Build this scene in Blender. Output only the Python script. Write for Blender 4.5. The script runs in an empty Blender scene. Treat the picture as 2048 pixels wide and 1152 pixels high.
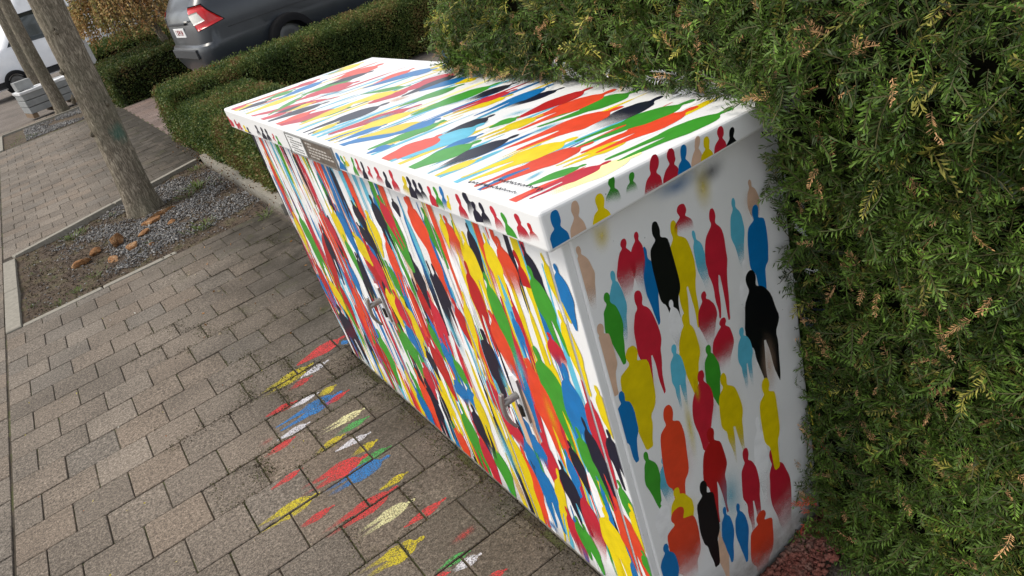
import bpy, bmesh, math, random
import numpy as np
from mathutils import Vector, Matrix

# ---------------------------------------------------------------- camera, sky, sun, exposure
sc = bpy.context.scene
COL = sc.collection
R_ = Vector((0.79216, -0.54642, -0.27183)); F_ = Vector((0.38434, 0.79312, -0.47245)); U_ = R_.cross(F_)
cam_d = bpy.data.cameras.new('camera'); cam = bpy.data.objects.new('camera', cam_d); COL.objects.link(cam)
cam_d.sensor_width = 36.0; cam_d.lens = 26.4375; cam_d.clip_start = 0.02; cam_d.clip_end = 600
R_.normalize(); F_.normalize(); U_ = R_.cross(F_).normalized(); R_ = F_.cross(U_).normalized()
_m = Matrix((R_, U_, -F_)).transposed().to_4x4(); _m.translation = Vector((-0.58344, -0.97372, 1.62261))
cam.matrix_world = _m
sc.camera = cam
SUN_DIR = Vector((-0.50, 0.30, 0.80)).normalized()      # towards the sun
w = bpy.data.worlds.new('World'); sc.world = w; w.use_nodes = True
wt = w.node_tree; bg = wt.nodes['Background']
sky = wt.nodes.new('ShaderNodeTexSky'); sky.sky_type = 'NISHITA'; sky.sun_disc = False
sky.sun_elevation = math.asin(SUN_DIR.z); sky.sun_rotation = math.atan2(SUN_DIR.x, SUN_DIR.y)
sky.dust_density = 1.5; sky.air_density = 1.0; sky.ozone_density = 1.0
hs = wt.nodes.new('ShaderNodeHueSaturation'); hs.inputs['Saturation'].default_value = .25      # thin white cloud over the blue
wt.links.new(sky.outputs[0], hs.inputs['Color']); wt.links.new(hs.outputs[0], bg.inputs[0]); bg.inputs[1].default_value = 0.15
sd = bpy.data.lights.new('sun', 'SUN'); sd.energy = 1.3; sd.angle = math.radians(20); sd.color = (1.0, 0.91, 0.78)
so = bpy.data.objects.new('sun', sd); COL.objects.link(so)
so.rotation_euler = (-SUN_DIR).to_track_quat('-Z', 'Y').to_euler()
sc.view_settings.view_transform = 'Standard'; sc.view_settings.look = 'None'
sc.view_settings.exposure = 0.75; sc.view_settings.gamma = 1.0
try: sc.cycles.transparent_max_bounces = 24
except Exception: pass

rng = np.random.default_rng(7)
random.seed(7)

# ---------------------------------------------------------------- helpers
def lin(r, g, b):
    f = lambda c: (c/255/12.92) if c/255 <= .04045 else ((c/255+.055)/1.055)**2.4
    return (f(r), f(g), f(b))

def link(o, parent=None):
    COL.objects.link(o)
    if parent is not None: o.parent = parent
    return o

def tag(o, label=None, cat=None, group=None, kind=None):
    if label: o['label'] = label
    if cat: o['category'] = cat
    if group: o['group'] = group
    if kind: o['kind'] = kind
    return o

def empty(name, loc=(0, 0, 0), rz=0):
    o = bpy.data.objects.new(name, None); o.location = loc; o.rotation_euler = (0, 0, rz); o.empty_display_size = .1
    return link(o)

def mesh_obj(name, V, F, mat, parent=None, smooth=False, col=None, attrs=None):
    me = bpy.data.meshes.new(name)
    me.from_pydata([tuple(v) for v in V], [], [tuple(f) for f in F])
    if mat: me.materials.append(mat)
    if smooth: me.polygons.foreach_set('use_smooth', [True]*len(me.polygons))
    if col is not None: put_col(me, col)
    if attrs:
        for k, a in attrs.items():
            at = me.attributes.new(k, 'FLOAT_VECTOR', 'POINT'); at.data.foreach_set('vector', np.asarray(a, np.float32).ravel())
    me.update()
    return link(bpy.data.objects.new(name, me), parent)

def put_col(me, col):
    c = np.ones((len(me.vertices), 4), np.float32); c[:, :3] = col
    at = me.attributes.new('Col', 'FLOAT_COLOR', 'POINT'); at.data.foreach_set('color', c.ravel())

def mesh_np(name, V, Q, mat, parent=None, col=None, smooth=False):
    """V (n,3), Q (m,k) arrays -> one mesh object"""
    me = bpy.data.meshes.new(name); V = np.asarray(V, np.float32); Q = np.asarray(Q, np.int32); k = Q.shape[1]
    me.vertices.add(len(V)); me.vertices.foreach_set('co', V.ravel())
    me.loops.add(Q.size); me.loops.foreach_set('vertex_index', Q.ravel())
    me.polygons.add(len(Q)); me.polygons.foreach_set('loop_start', np.arange(0, Q.size, k, dtype=np.int32))
    try: me.polygons.foreach_set('loop_total', np.full(len(Q), k, np.int32))
    except Exception: pass
    if smooth: me.polygons.foreach_set('use_smooth', np.ones(len(Q), bool))
    if col is not None: put_col(me, col)
    if mat: me.materials.append(mat)
    me.update(calc_edges=True)
    return link(bpy.data.objects.new(name, me), parent)

def bm_obj(name, bm, mat, parent=None, smooth=False):
    me = bpy.data.meshes.new(name); bm.to_mesh(me); bm.free()
    if mat: me.materials.append(mat)
    if smooth: me.polygons.foreach_set('use_smooth', [True]*len(me.polygons))
    me.update()
    return link(bpy.data.objects.new(name, me), parent)

def box_bm(x0, x1, y0, y1, z0, z1, bev=0.0, seg=2, bm=None):
    own = bm is None
    if own: bm = bmesh.new()
    r = bmesh.ops.create_cube(bm, size=1.0)
    vs = r['verts']
    for v in vs:
        v.co = Vector(((x0+x1)/2+v.co.x*(x1-x0), (y0+y1)/2+v.co.y*(y1-y0), (z0+z1)/2+v.co.z*(z1-z0)))
    if bev > 0:
        es = {e for v in vs for e in v.link_edges}
        bmesh.ops.bevel(bm, geom=list(es), offset=bev, segments=seg, affect='EDGES', profile=.5)
    return bm

def tube(pts, rad, n=8, cap=True):
    """swept tube -> V, F"""
    V = []; F = []; pts = [Vector(p) for p in pts]; N = len(pts)
    if not hasattr(rad, '__len__'): rad = [rad]*N
    ref = Vector((0.13, 0.31, 0.94))
    for i, p in enumerate(pts):
        d = (pts[min(i+1, N-1)]-pts[max(i-1, 0)]).normalized()
        a = d.cross(ref)
        if a.length < 1e-3: a = d.cross(Vector((1, 0, 0)))
        a.normalize(); b = d.cross(a).normalized()
        for k in range(n):
            t = 2*math.pi*k/n
            V.append(p+rad[i]*(math.cos(t)*a+math.sin(t)*b))
    for i in range(N-1):
        for k in range(n):
            F.append((i*n+k, i*n+(k+1) % n, (i+1)*n+(k+1) % n, (i+1)*n+k))
    if cap:
        F.append(tuple(range(n-1, -1, -1))); F.append(tuple((N-1)*n+k for k in range(n)))
    return V, F

def join_geo(parts):
    V = []; F = []
    for v, f in parts:
        o = len(V); V += list(v); F += [tuple(i+o for i in q) for q in f]
    return V, F

def hashn(ix, iy, iz, seed=0):
    h = (ix*374761393 + iy*668265263 + iz*2147483647 + seed*1274126177) & 0xFFFFFFFF
    h = ((h ^ (h >> 13))*1274126177) & 0xFFFFFFFF
    return ((h ^ (h >> 16)) & 0xFFFF)/65535.0

def vnoise(P, seed=0):
    P = np.asarray(P, float); i = np.floor(P).astype(np.int64); f = P-i; f = f*f*(3-2*f); out = 0
    for dx in (0, 1):
        for dy in (0, 1):
            for dz in (0, 1):
                wgt = (f[:, 0] if dx else 1-f[:, 0])*(f[:, 1] if dy else 1-f[:, 1])*(f[:, 2] if dz else 1-f[:, 2])
                out = out+wgt*hashn(i[:, 0]+dx, i[:, 1]+dy, i[:, 2]+dz, seed)
    return out

def fbm(P, oct=4, seed=0):
    P = np.asarray(P, float); a = .5; s = 0; n = 0
    for k in range(oct):
        s = s+a*vnoise(P*2**k, seed+k); n += a; a *= .5
    return s/n

def clip_poly(poly, x0, x1, y0, y1):
    """Sutherland-Hodgman against a rectangle"""
    for ax, lim, sg in ((0, x0, 1), (0, x1, -1), (1, y0, 1), (1, y1, -1)):
        out = []; n = len(poly)
        for i in range(n):
            a = poly[i]; b = poly[(i+1) % n]; da = (a[ax]-lim)*sg; db = (b[ax]-lim)*sg
            if da >= 0: out.append(a)
            if (da >= 0) != (db >= 0):
                t = da/(da-db); out.append((a[0]+t*(b[0]-a[0]), a[1]+t*(b[1]-a[1])))
        poly = out
        if len(poly) < 3: return []
    return poly

def clip_half(poly, px, py, nx, ny):
    out = []; n = len(poly)
    for i in range(n):
        a = poly[i]; b = poly[(i+1) % n]
        da = (a[0]-px)*nx+(a[1]-py)*ny; db = (b[0]-px)*nx+(b[1]-py)*ny
        if da >= 0: out.append(a)
        if (da >= 0) != (db >= 0):
            t = da/(da-db); out.append((a[0]+t*(b[0]-a[0]), a[1]+t*(b[1]-a[1])))
    return out if len(out) >= 3 else []

# ---------------------------------------------------------------- materials
class NT:
    def __init__(s, name):
        s.m = bpy.data.materials.new(name); s.m.use_nodes = True; s.t = s.m.node_tree; s.b = s.t.nodes['Principled BSDF']; s.o = s.t.nodes['Material Output']
    def n(s, typ, **kw):
        nd = s.t.nodes.new(typ)
        for k, v in kw.items():
            if k.startswith('_'): setattr(nd, k[1:], v)
            else: nd.inputs[k].default_value = v
        return nd
    def l(s, a, b): s.t.links.new(a, b)
    def coord(s, which='Object', scale=(1, 1, 1)):
        c = s.n('ShaderNodeTexCoord'); mp = s.n('ShaderNodeMapping'); mp.inputs['Scale'].default_value = scale
        s.l(c.outputs[which], mp.inputs[0]); return mp.outputs[0]
    def pos(s, scale=(1, 1, 1)):
        c = s.n('ShaderNodeNewGeometry'); mp = s.n('ShaderNodeMapping'); mp.inputs['Scale'].default_value = scale
        s.l(c.outputs['Position'], mp.inputs[0]); return mp.outputs[0]
    def noise(s, vec, scale, detail=4, rough=.55):
        nd = s.n('ShaderNodeTexNoise', Scale=scale, Detail=detail, Roughness=rough); s.l(vec, nd.inputs['Vector']); return nd.outputs[0]
    def ramp(s, fac, stops):
        nd = s.n('ShaderNodeValToRGB'); e = nd.color_ramp.elements
        while len(e) < len(stops): e.new(.5)
        for i, (p, c) in enumerate(stops):
            e[i].position = p; e[i].color = (*c, 1) if hasattr(c, '__len__') else (c, c, c, 1)
        s.l(fac, nd.inputs[0]); return nd.outputs[0]
    def mix(s, fac, a, b, mode='MIX'):
        nd = s.n('ShaderNodeMix', _data_type='RGBA', _blend_type=mode)
        for sock, v in ((nd.inputs[0], fac), (nd.inputs[6], a), (nd.inputs[7], b)):
            if hasattr(v, 'links') or hasattr(v, 'is_linked'): s.l(v, sock)
            elif hasattr(v, '__len__'): sock.default_value = (*v, 1)
            else: sock.default_value = v
        return nd.outputs[2]
    def math(s, op, a, b=None, clamp=False):
        nd = s.n('ShaderNodeMath', _operation=op, _use_clamp=clamp)
        for i, v in enumerate((a, b)):
            if v is None: continue
            if hasattr(v, 'is_linked'): s.l(v, nd.inputs[i])
            else: nd.inputs[i].default_value = v
        return nd.outputs[0]
    def attr(s, name, out='Color'):
        nd = s.n('ShaderNodeAttribute', _attribute_name=name); return nd.outputs[out]
    def bump(s, h, strength=.4, dist=.01):
        nd = s.n('ShaderNodeBump', Strength=strength, Distance=dist); s.l(h, nd.inputs['Height']); s.l(nd.outputs[0], s.b.inputs['Normal']); return nd
    def base(s, c):
        if hasattr(c, 'is_linked'): s.l(c, s.b.inputs['Base Color'])
        else: s.b.inputs['Base Color'].default_value = (*c, 1)
    def set(s, **kw):
        for k, v in kw.items(): s.b.inputs[k.replace('_', ' ')].default_value = v

def simple(name, c, rough=.6, metal=0, spec=.5, var=.0, scale=20, bump=0):
    m = NT(name); m.set(Roughness=rough, Metallic=metal); m.b.inputs['Specular IOR Level'].default_value = spec
    if var:
        f = m.noise(m.coord(), scale); m.base(m.mix(f, tuple(x*(1-var) for x in c), tuple(min(1, x*(1+var)) for x in c)))
        if bump: m.bump(f, bump, .004)
    else: m.base(c)
    return m.m

def make_paint(name, speck=False):
    """sprayed stencil paint: colour from the stroke, edge fade from its spray distance"""
    m = NT(name); c = m.attr('Col'); fd = m.attr('fd', 'Vector'); sep = m.n('ShaderNodeSeparateXYZ'); m.l(fd, sep.inputs[0])
    p = m.pos(); n1 = m.noise(p, 900, 2); n2 = m.noise(p, 30, 3)
    h = m.math('ADD', sep.outputs[0], m.math('MULTIPLY', m.math('SUBTRACT', n1, .5), .5 if not speck else .8))
    h = m.math('ADD', h, m.math('MULTIPLY', m.math('SUBTRACT', n2, .5), .25))
    mr = m.n('ShaderNodeMapRange', _interpolation_type='SMOOTHSTEP'); mr.inputs[3].default_value = 1; mr.inputs[4].default_value = 0
    m.l(h, mr.inputs[0]); m.l(sep.outputs[1], mr.inputs[1]); m.l(sep.outputs[2], mr.inputs[2]); al = mr.outputs[0]
    if speck:
        g = m.noise(p, 190, 3, .7); g2 = m.noise(p, 22, 4, .6)
        gg = m.math('ADD', m.math('MULTIPLY', g, .75), m.math('MULTIPLY', g2, .25))
        mk = m.n('ShaderNodeMapRange'); mk.inputs[1].default_value = .40; mk.inputs[2].default_value = .58; mk.inputs[3].default_value = .10; mk.inputs[4].default_value = .90; m.l(gg, mk.inputs[0])
        al = m.math('MULTIPLY', al, mk.outputs[0])
    tone = m.mix(1.0, c, m.ramp(n2, [(.3, .88), (.7, 1.06)]), 'MULTIPLY')
    m.base(tone); m.set(Roughness=.38 if not speck else .85); m.b.inputs['Specular IOR Level'].default_value = .3
    if not speck: m.b.inputs['Coat Weight'].default_value = .18; m.b.inputs['Coat Roughness'].default_value = .25; m.b.inputs['Coat IOR'].default_value = 1.5
    tr = m.n('ShaderNodeBsdfTransparent'); mx = m.n('ShaderNodeMixShader')
    m.l(al, mx.inputs[0]); m.l(tr.outputs[0], mx.inputs[1]); m.l(m.b.outputs[0], mx.inputs[2]); m.l(mx.outputs[0], m.o.inputs[0])
    return m.m

def make_leaf(name, rough=.45, trans=.25):
    m = NT(name); c = m.attr('Col'); m.base(c); m.set(Roughness=rough); m.b.inputs['Specular IOR Level'].default_value = .22
    tl = m.n('ShaderNodeBsdfTranslucent'); m.l(c, tl.inputs[0]); mx = m.n('ShaderNodeMixShader'); mx.inputs[0].default_value = trans
    m.l(m.b.outputs[0], mx.inputs[1]); m.l(tl.outputs[0], mx.inputs[2]); m.l(mx.outputs[0], m.o.inputs[0])
    return m.m

def make_paver(name, base, red=False):
    m = NT(name); g = m.n('ShaderNodeNewGeometry'); oi = m.n('ShaderNodeObjectInfo')
    rnd = m.math('FRACT', m.math('ADD', g.outputs['Random Per Island'], oi.outputs['Random']))
    p = m.pos()
    tone = m.ramp(rnd, [(0, tuple(c*.80 for c in base)), (.3, tuple(c*.98 for c in base)), (.55, (base[0]*1.03, base[1]*.98, base[2]*.94)), (.8, (base[0]*.84, base[1]*.87, base[2]*.90)), (1, tuple(c*1.15 for c in base))])
    gr = m.noise(p, 190, 3, .7); gr2 = m.noise(p, 75, 2, .5)
    k = m.math('ADD', m.math('MULTIPLY', gr, .7), m.math('MULTIPLY', gr2, .3))
    grain = m.ramp(k, [(.33, .28), (.43, .60), (.50, .96), (.57, 1.40), (.66, 2.3)])
    c = m.mix(1.0, tone, grain, 'MULTIPLY')
    st = m.ramp(m.noise(p, 1.7, 5, .6), [(.35, .74), (.5, .95), (.65, 1.08)])
    c = m.mix(1.0, c, st, 'MULTIPLY')
    # noise-broken brown-black tone and green algae, stronger towards the cabinet's foot (x near 0)
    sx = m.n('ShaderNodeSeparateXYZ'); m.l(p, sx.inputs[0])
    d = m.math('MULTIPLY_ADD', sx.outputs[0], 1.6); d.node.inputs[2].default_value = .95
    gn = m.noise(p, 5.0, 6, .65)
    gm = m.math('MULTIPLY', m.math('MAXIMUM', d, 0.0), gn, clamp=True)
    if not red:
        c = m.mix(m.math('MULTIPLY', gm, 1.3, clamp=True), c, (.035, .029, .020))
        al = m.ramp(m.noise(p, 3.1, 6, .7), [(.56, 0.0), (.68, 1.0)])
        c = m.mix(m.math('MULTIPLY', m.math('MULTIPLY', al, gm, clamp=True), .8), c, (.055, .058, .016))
    m.base(c); m.set(Roughness=.93); m.b.inputs['Specular IOR Level'].default_value = .25
    m.bump(k, .55, .0035)
    return m.m

def make_joint():
    m = NT('joint_sand'); p = m.pos()
    a = m.ramp(m.noise(p, 4.0, 6, .7), [(.36, (.038, .030, .021)), (.50, (.070, .055, .036)), (.57, (.060, .070, .018)), (.63, (.10, .08, .05)), (.70, (.34, .29, .21))])
    g = m.noise(p, 160, 3)
    m.base(m.mix(1.0, a, m.ramp(g, [(.3, .5), (.7, 1.4)]), 'MULTIPLY')); m.set(Roughness=1.0); m.bump(g, .6, .004)
    return m.m

def make_soil(name, a, b, c, s=7.0):
    m = NT(name); p = m.pos()
    k = m.ramp(m.noise(p, s, 8, .7), [(.3, a), (.5, b), (.7, c)])
    g = m.noise(p, 90, 4, .7)
    m.base(m.mix(1.0, k, m.ramp(g, [(.3, .45), (.7, 1.6)]), 'MULTIPLY')); m.set(Roughness=1.0); m.bump(g, .8, .012)
    return m.m

def make_bark():
    m = NT('bark'); p2 = m.coord('Object', (1, 1, 1))
    warp = m.n('ShaderNodeTexNoise', Scale=9.0, Detail=3); m.l(p2, warp.inputs['Vector'])
    def ridged(sx, sz, amp, detail):
        v = m.n('ShaderNodeVectorMath', _operation='MULTIPLY_ADD'); v.inputs[1].default_value = (amp, amp, amp); m.l(warp.outputs['Color'], v.inputs[0])
        mp = m.coord('Object', (sx, sx, sz)); m.l(mp, v.inputs[2])
        n = m.noise(v.outputs[0], 1.0, detail, .6)
        return m.math('SUBTRACT', 1.0, m.math('MULTIPLY', m.math('ABSOLUTE', m.math('SUBTRACT', n, .5)), 5.0), clamp=True)
    a1 = ridged(42, 7.5, 1.6, 3); a2 = ridged(110, 17, 2.0, 4); fine = m.noise(m.coord('Object', (260, 260, 70)), 1.0, 3, .6)
    hgt = m.math('ADD', m.math('ADD', m.math('MULTIPLY', m.math('SUBTRACT', 1.0, a1), .42), m.math('MULTIPLY', m.math('SUBTRACT', 1.0, a2), .30)), m.math('MULTIPLY', fine, .34))
    c = m.ramp(hgt, [(.18, (.085, .070, .052)), (.38, (.20, .168, .126)), (.60, (.32, .275, .21)), (.86, (.45, .395, .31))])
    big = m.noise(p2, 3.0, 4)
    c = m.mix(m.ramp(big, [(.45, 0.0), (.7, .5)]), c, (.115, .115, .075))
    # faded blotch of teal spray paint left on the trunk
    pp = m.pos(); vm = m.n('ShaderNodeVectorMath', _operation='DISTANCE'); vm.inputs[1].default_value = (-.15, 5.93, .66); m.l(pp, vm.inputs[0])
    dd = m.math('ADD', vm.outputs['Value'], m.math('MULTIPLY', m.noise(pp, 16, 4), .10))
    c = m.mix(m.ramp(dd, [(.09, .6), (.15, .0)]), c, (.03, .13, .10))
    m.base(c); m.set(Roughness=.95); m.b.inputs['Specular IOR Level'].default_value = .15
    m.bump(hgt, .7, .012)
    return m.m

def make_shell(name, c):
    """brushed-on white gloss over steel: faint roller texture, chips and grime"""
    m = NT(name); p = m.coord()
    n = m.noise(p, 6, 5, .6); f = m.noise(p, 240, 2)
    k = m.ramp(n, [(.3, tuple(x*.93 for x in c)), (.7, c)])
    ch = m.n('ShaderNodeTexVoronoi', Scale=23); m.l(p, ch.inputs['Vector'])
    chip = m.ramp(m.math('ADD', ch.outputs['Distance'], m.math('MULTIPLY', m.noise(p, 70, 3), .05)), [(.045, 1.0), (.06, 0.0)])
    k = m.mix(m.math('MULTIPLY', chip, .6), k, (.10, .09, .08))
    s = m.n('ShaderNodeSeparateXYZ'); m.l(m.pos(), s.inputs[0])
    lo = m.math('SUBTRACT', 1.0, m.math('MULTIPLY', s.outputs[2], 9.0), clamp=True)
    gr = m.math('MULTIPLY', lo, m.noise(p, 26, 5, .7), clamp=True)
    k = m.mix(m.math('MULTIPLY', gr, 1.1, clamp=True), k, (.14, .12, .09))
    m.base(k); m.set(Roughness=.38); m.bump(f, .12, .001)
    return m.m

M = {}
M['paint'] = make_paint('spray_paint'); M['ground_paint'] = make_paint('worn_ground_paint', True)
M['yew'] = make_leaf('yew_needles', .48, .10); M['leaf'] = make_leaf('hedge_leaves', .55, .2); M['larch'] = make_leaf('larch_twigs', .7, .2)
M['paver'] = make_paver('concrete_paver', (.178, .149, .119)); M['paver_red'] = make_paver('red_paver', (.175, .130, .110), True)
M['joint'] = make_joint()
M['soil'] = make_soil('bed_soil', (.034, .023, .014), (.082, .056, .035), (.085, .078, .030))
M['hedge_soil'] = make_soil('hedge_soil', (.03, .022, .015), (.075, .055, .038), (.14, .105, .075), 9)
M['ground'] = make_soil('outer_ground', (.10, .085, .07), (.14, .115, .095), (.18, .15, .125), 1.5)
M['bark'] = make_bark()
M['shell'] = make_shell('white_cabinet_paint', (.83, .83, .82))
M['steel'] = simple('stainless_steel', (.30, .29, .275), .5, .6, var=.15, scale=60)
M['darksteel'] = simple('dark_steel', (.05, .045, .04), .5, .6)
M['black'] = simple('black_rubber', (.010, .010, .011), .85, spec=.12, var=.3)
M['dark'] = simple('hedge_inner_shade', (.010, .010, .006), 1.0, spec=0, var=.5, scale=30)  # core colour with the hedges' inner shade painted in
M['kerb'] = simple('concrete_kerb', (.26, .24, .20), .95, spec=.2, var=.40, scale=38, bump=.6)
M['slab'] = simple('grey_stone_slab', (.26, .265, .26), .9, spec=.2, var=.3, scale=9, bump=.3)
M['wrap'] = simple('white_wrap', (.72, .72, .72), .35, var=.12, scale=12, bump=.5)
M['wood'] = simple('pallet_wood', (.20, .14, .09), .85, spec=.2, var=.3)
M['white_wall'] = simple('white_render', (.60, .60, .60), .95, spec=.1, var=.25, scale=26, bump=.8)
M['gravel'] = NT('slate_chips').m
def _grav():
    m = NT('slate_gravel'); g = m.n('ShaderNodeNewGeometry')
    m.base(m.ramp(g.outputs['Random Per Island'], [(0, (.065, .062, .06)), (.35, (.13, .126, .123)), (.7, (.20, .195, .19)), (.94, (.33, .32, .30)), (1, (.20, .14, .09))])); m.set(Roughness=.85); return m.m
M['gravel'] = _grav()
M['rock'] = make_soil('ochre_rock', (.085, .040, .018), (.25, .115, .040), (.46, .30, .17), 16)
M['plate_w'] = simple('white_label', (.80, .80, .79), .4)
M['plate_b'] = simple('tarnished_brass_plate', (.155, .125, .10), .5, .35, var=.5, scale=55)
M['print'] = simple('grey_print', (.22, .22, .21), .6)
M['print_l'] = simple('pale_engraving', (.45, .42, .38), .6)
M['ink'] = simple('black_marker_ink', (.035, .035, .05), .6)
M['red_soil'] = make_soil('paint_stained_earth', (.11, .05, .035), (.26, .085, .06), (.22, .15, .115), 14)
M['gap_shade'] = simple('door_gap_shade', (.02, .02, .02), .9)  # near-black standing in for shade inside the door gaps
# ---------------------------------------------------------------- the setting
L, W, ZT, ZB, DR, OV, OVF = 1.9637, .5488, 1.155, 1.0803, .0310, .0357, .0463      # cabinet size

g = mesh_obj('ground', [(-150, -150, -.06), (150, -150, -.06), (150, 150, -.06), (-150, 150, -.06)], [(0, 1, 2, 3)], M['ground']); tag(g, kind='structure')

# joints' sand bed: one sheet under all pavers, the planting beds left out
BED = [(-1.345, 4.455), (.385, 4.455), (.43, 7.02), (-1.334, 6.30)]
pav = mesh_obj('pavement', [(-3.2, -1.6, -.006), (0.0, -1.6, -.006), (0.0, 2.0, -.006), (.40, 2.0, -.006), (.40, 4.47, -.006), (-3.2, 4.47, -.006),
                            (-3.2, 7.06, -.006), (-1.36, 4.47, -.006), (-1.36, 6.32, -.006), (.40, 7.06, -.006), (-3.2, 16.2, -.006), (.50, 16.2, -.006), (.50, 8.0, -.006), (.50, 7.06, -.006), (2.6, 8.0, -.006), (2.6, 13.2, -.006), (.5, 13.2, -.006)],
               [(0, 1, 2, 3, 4, 7, 5), (5, 7, 8, 6), (8, 9, 6), (6, 9, 13, 12, 16, 11, 10), (12, 14, 15, 16)], M['joint'])
tag(pav, kind='structure')

PX, PY, Y0, GAP = .2165, .2074, 1.853, .0048
def paver_poly(x0, x1, y0, y1): return [(x0+GAP/2, y0+GAP/2), (x1-GAP/2, y0+GAP/2), (x1-GAP/2, y1-GAP/2), (x0+GAP/2, y1-GAP/2)]
def prism(poly, z1, z0=-.03, ch=.0022):
    cx = sum(p[0] for p in poly)/len(poly); cy = sum(p[1] for p in poly)/len(poly); n = len(poly)
    r = max(.02, max(math.hypot(p[0]-cx, p[1]-cy) for p in poly)); k = 1-ch*1.4/r
    V = [(x, y, z0) for x, y in poly]+[(x, y, z1-ch) for x, y in poly]+[(cx+(x-cx)*k, cy+(y-cy)*k, z1) for x, y in poly]
    F = [tuple(2*n+i for i in range(n))]
    for i in range(n):
        j = (i+1) % n; F += [(i, j, n+j, n+i), (n+i, n+j, 2*n+j, 2*n+i)]
    return V, F
def far_kerb_y(x): return 6.30+(x+1.334)*(7.023-6.301)/(.431+1.334)
cells = []          # (poly, full?, material)
def rows(xa, xb, ya, yb, yo=Y0, xo=-1.32, odd=1):
    k0 = int(math.floor((ya-yo)/PY)); k1 = int(math.ceil((yb-yo)/PY))
    for k in range(k0, k1):
        y0 = yo+k*PY; y1 = y0+PY
        off = xo if (k % 2) == odd else xo+PX/2
        i0 = int(math.floor((xa-off)/PX)); i1 = int(math.ceil((xb-off)/PX))
        for i in range(i0, i1):
            p = clip_poly(paver_poly(off+i*PX, off+(i+1)*PX, y0, y1), xa+.002, xb-.002, ya+.002, yb-.002)
            if p: yield p
def area(p): return abs(sum(p[i][0]*p[(i+1) % len(p)][1]-p[(i+1) % len(p)][0]*p[i][1] for i in range(len(p))))/2
full = (PX-GAP)*(PY-GAP)
for p in rows(-1.428, 0.0, -.6356, Y0+PY): cells.append((p, 'paver'))
for p in rows(-1.428, .375, Y0+PY, 4.46): cells.append((p, 'paver'))
for p in rows(-2.10, -1.436, .9, 15.5, yo=Y0+.09): cells.append((p, 'paver'))
for p in rows(-1.428, .50, 6.2, 13.45):
    q = clip_half(p, -1.334, 6.30+.095, -(.722), 1.765)
    if q: cells.append((q, 'paver'))
for p in rows(-1.428, 2.0, 15.6, 16.2): cells.append((p, 'paver'))
for p in rows(.50, 2.5, 8.02, 13.1): cells.append((p, 'paver_red'))
cells = [c for c in cells if area(c[0]) > .10*full]
def cell_dist(c):
    x = sum(p[0] for p in c[0])/len(c[0]); y = sum(p[1] for p in c[0])/len(c[0]); return math.hypot(x+.58, y+.97) + (4 if (x < -1.5 or y < .15 or (x < -.6 and y < 1.3)) else 0) + (30 if c[1] == 'paver_red' else 0)
cells.sort(key=cell_dist)
shared = []
for k in range(8):
    a, b = (PX-GAP)/2, (PY-GAP)/2; r = random.Random(k)
    poly = []
    for sx, sy in ((-1, -1), (1, -1), (1, 1), (-1, 1)):
        c = r.uniform(.002, .007)
        c1 = (sx*a, sy*(b-c)); c2 = (sx*(a-c), sy*b)
        poly += [c1, c2] if sx*sy > 0 else [c2, c1]
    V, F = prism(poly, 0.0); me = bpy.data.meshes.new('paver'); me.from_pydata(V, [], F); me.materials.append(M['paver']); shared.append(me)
paver_z = []
farV, farF, redV, redF = [], [], [], []
for idx, (p, mt) in enumerate(cells):
    zr = random.gauss(0, .0011); xs = [q[0] for q in p]; ys = [q[1] for q in p]
    if idx < 300:
        paver_z.append((min(xs), max(xs), min(ys), max(ys), zr))
        if area(p) > .985*full and mt == 'paver':
            o = bpy.data.objects.new('paver', shared[random.randrange(8)]); o.location = ((min(xs)+max(xs))/2, (min(ys)+max(ys))/2, zr)
            o.rotation_euler = (0, 0, random.choice((0, math.pi))+random.gauss(0, .004)); link(o, pav)
        else:
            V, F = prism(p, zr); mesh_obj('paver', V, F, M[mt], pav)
    else:
        TV, TF = (farV, farF) if mt == 'paver' else (redV, redF)
        V, F = prism(p, zr); o_ = len(TV); TV += V; TF += [tuple(i+o_ for i in f) for f in F]
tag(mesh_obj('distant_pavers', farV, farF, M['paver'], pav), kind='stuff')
tag(mesh_obj('red_pavers', redV, redF, M['paver_red'], pav), kind='stuff')

# planting bed with kerb stones
bv = []; bf = []; nx, ny = 70, 90
for j in range(ny+1):
    for i in range(nx+1):
        u, v = i/nx, j/ny
        a = Vector((*BED[0], 0)).lerp(Vector((*BED[1], 0)), u); b = Vector((*BED[3], 0)).lerp(Vector((*BED[2], 0)), u); q = a.lerp(b, v)
        bv.append(q)
P = np.array([tuple(q) for q in bv]); hz = fbm(P*3, 4, 3)*.05+fbm(P*25, 2, 9)*.014-.052
bedz = lambda x, y: float(fbm(np.array([[x*3, y*3, 0.]]), 4, 3)[0]*.05+fbm(np.array([[x*25, y*25, 0.]]), 2, 9)[0]*.014-.052)
P[:, 2] = hz
bf = [(j*(nx+1)+i, j*(nx+1)+i+1, (j+1)*(nx+1)+i+1, (j+1)*(nx+1)+i) for j in range(ny) for i in range(nx)]
bed = mesh_np('planting_bed', P, bf, M['soil'], smooth=True); tag(bed, kind='structure')

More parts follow.
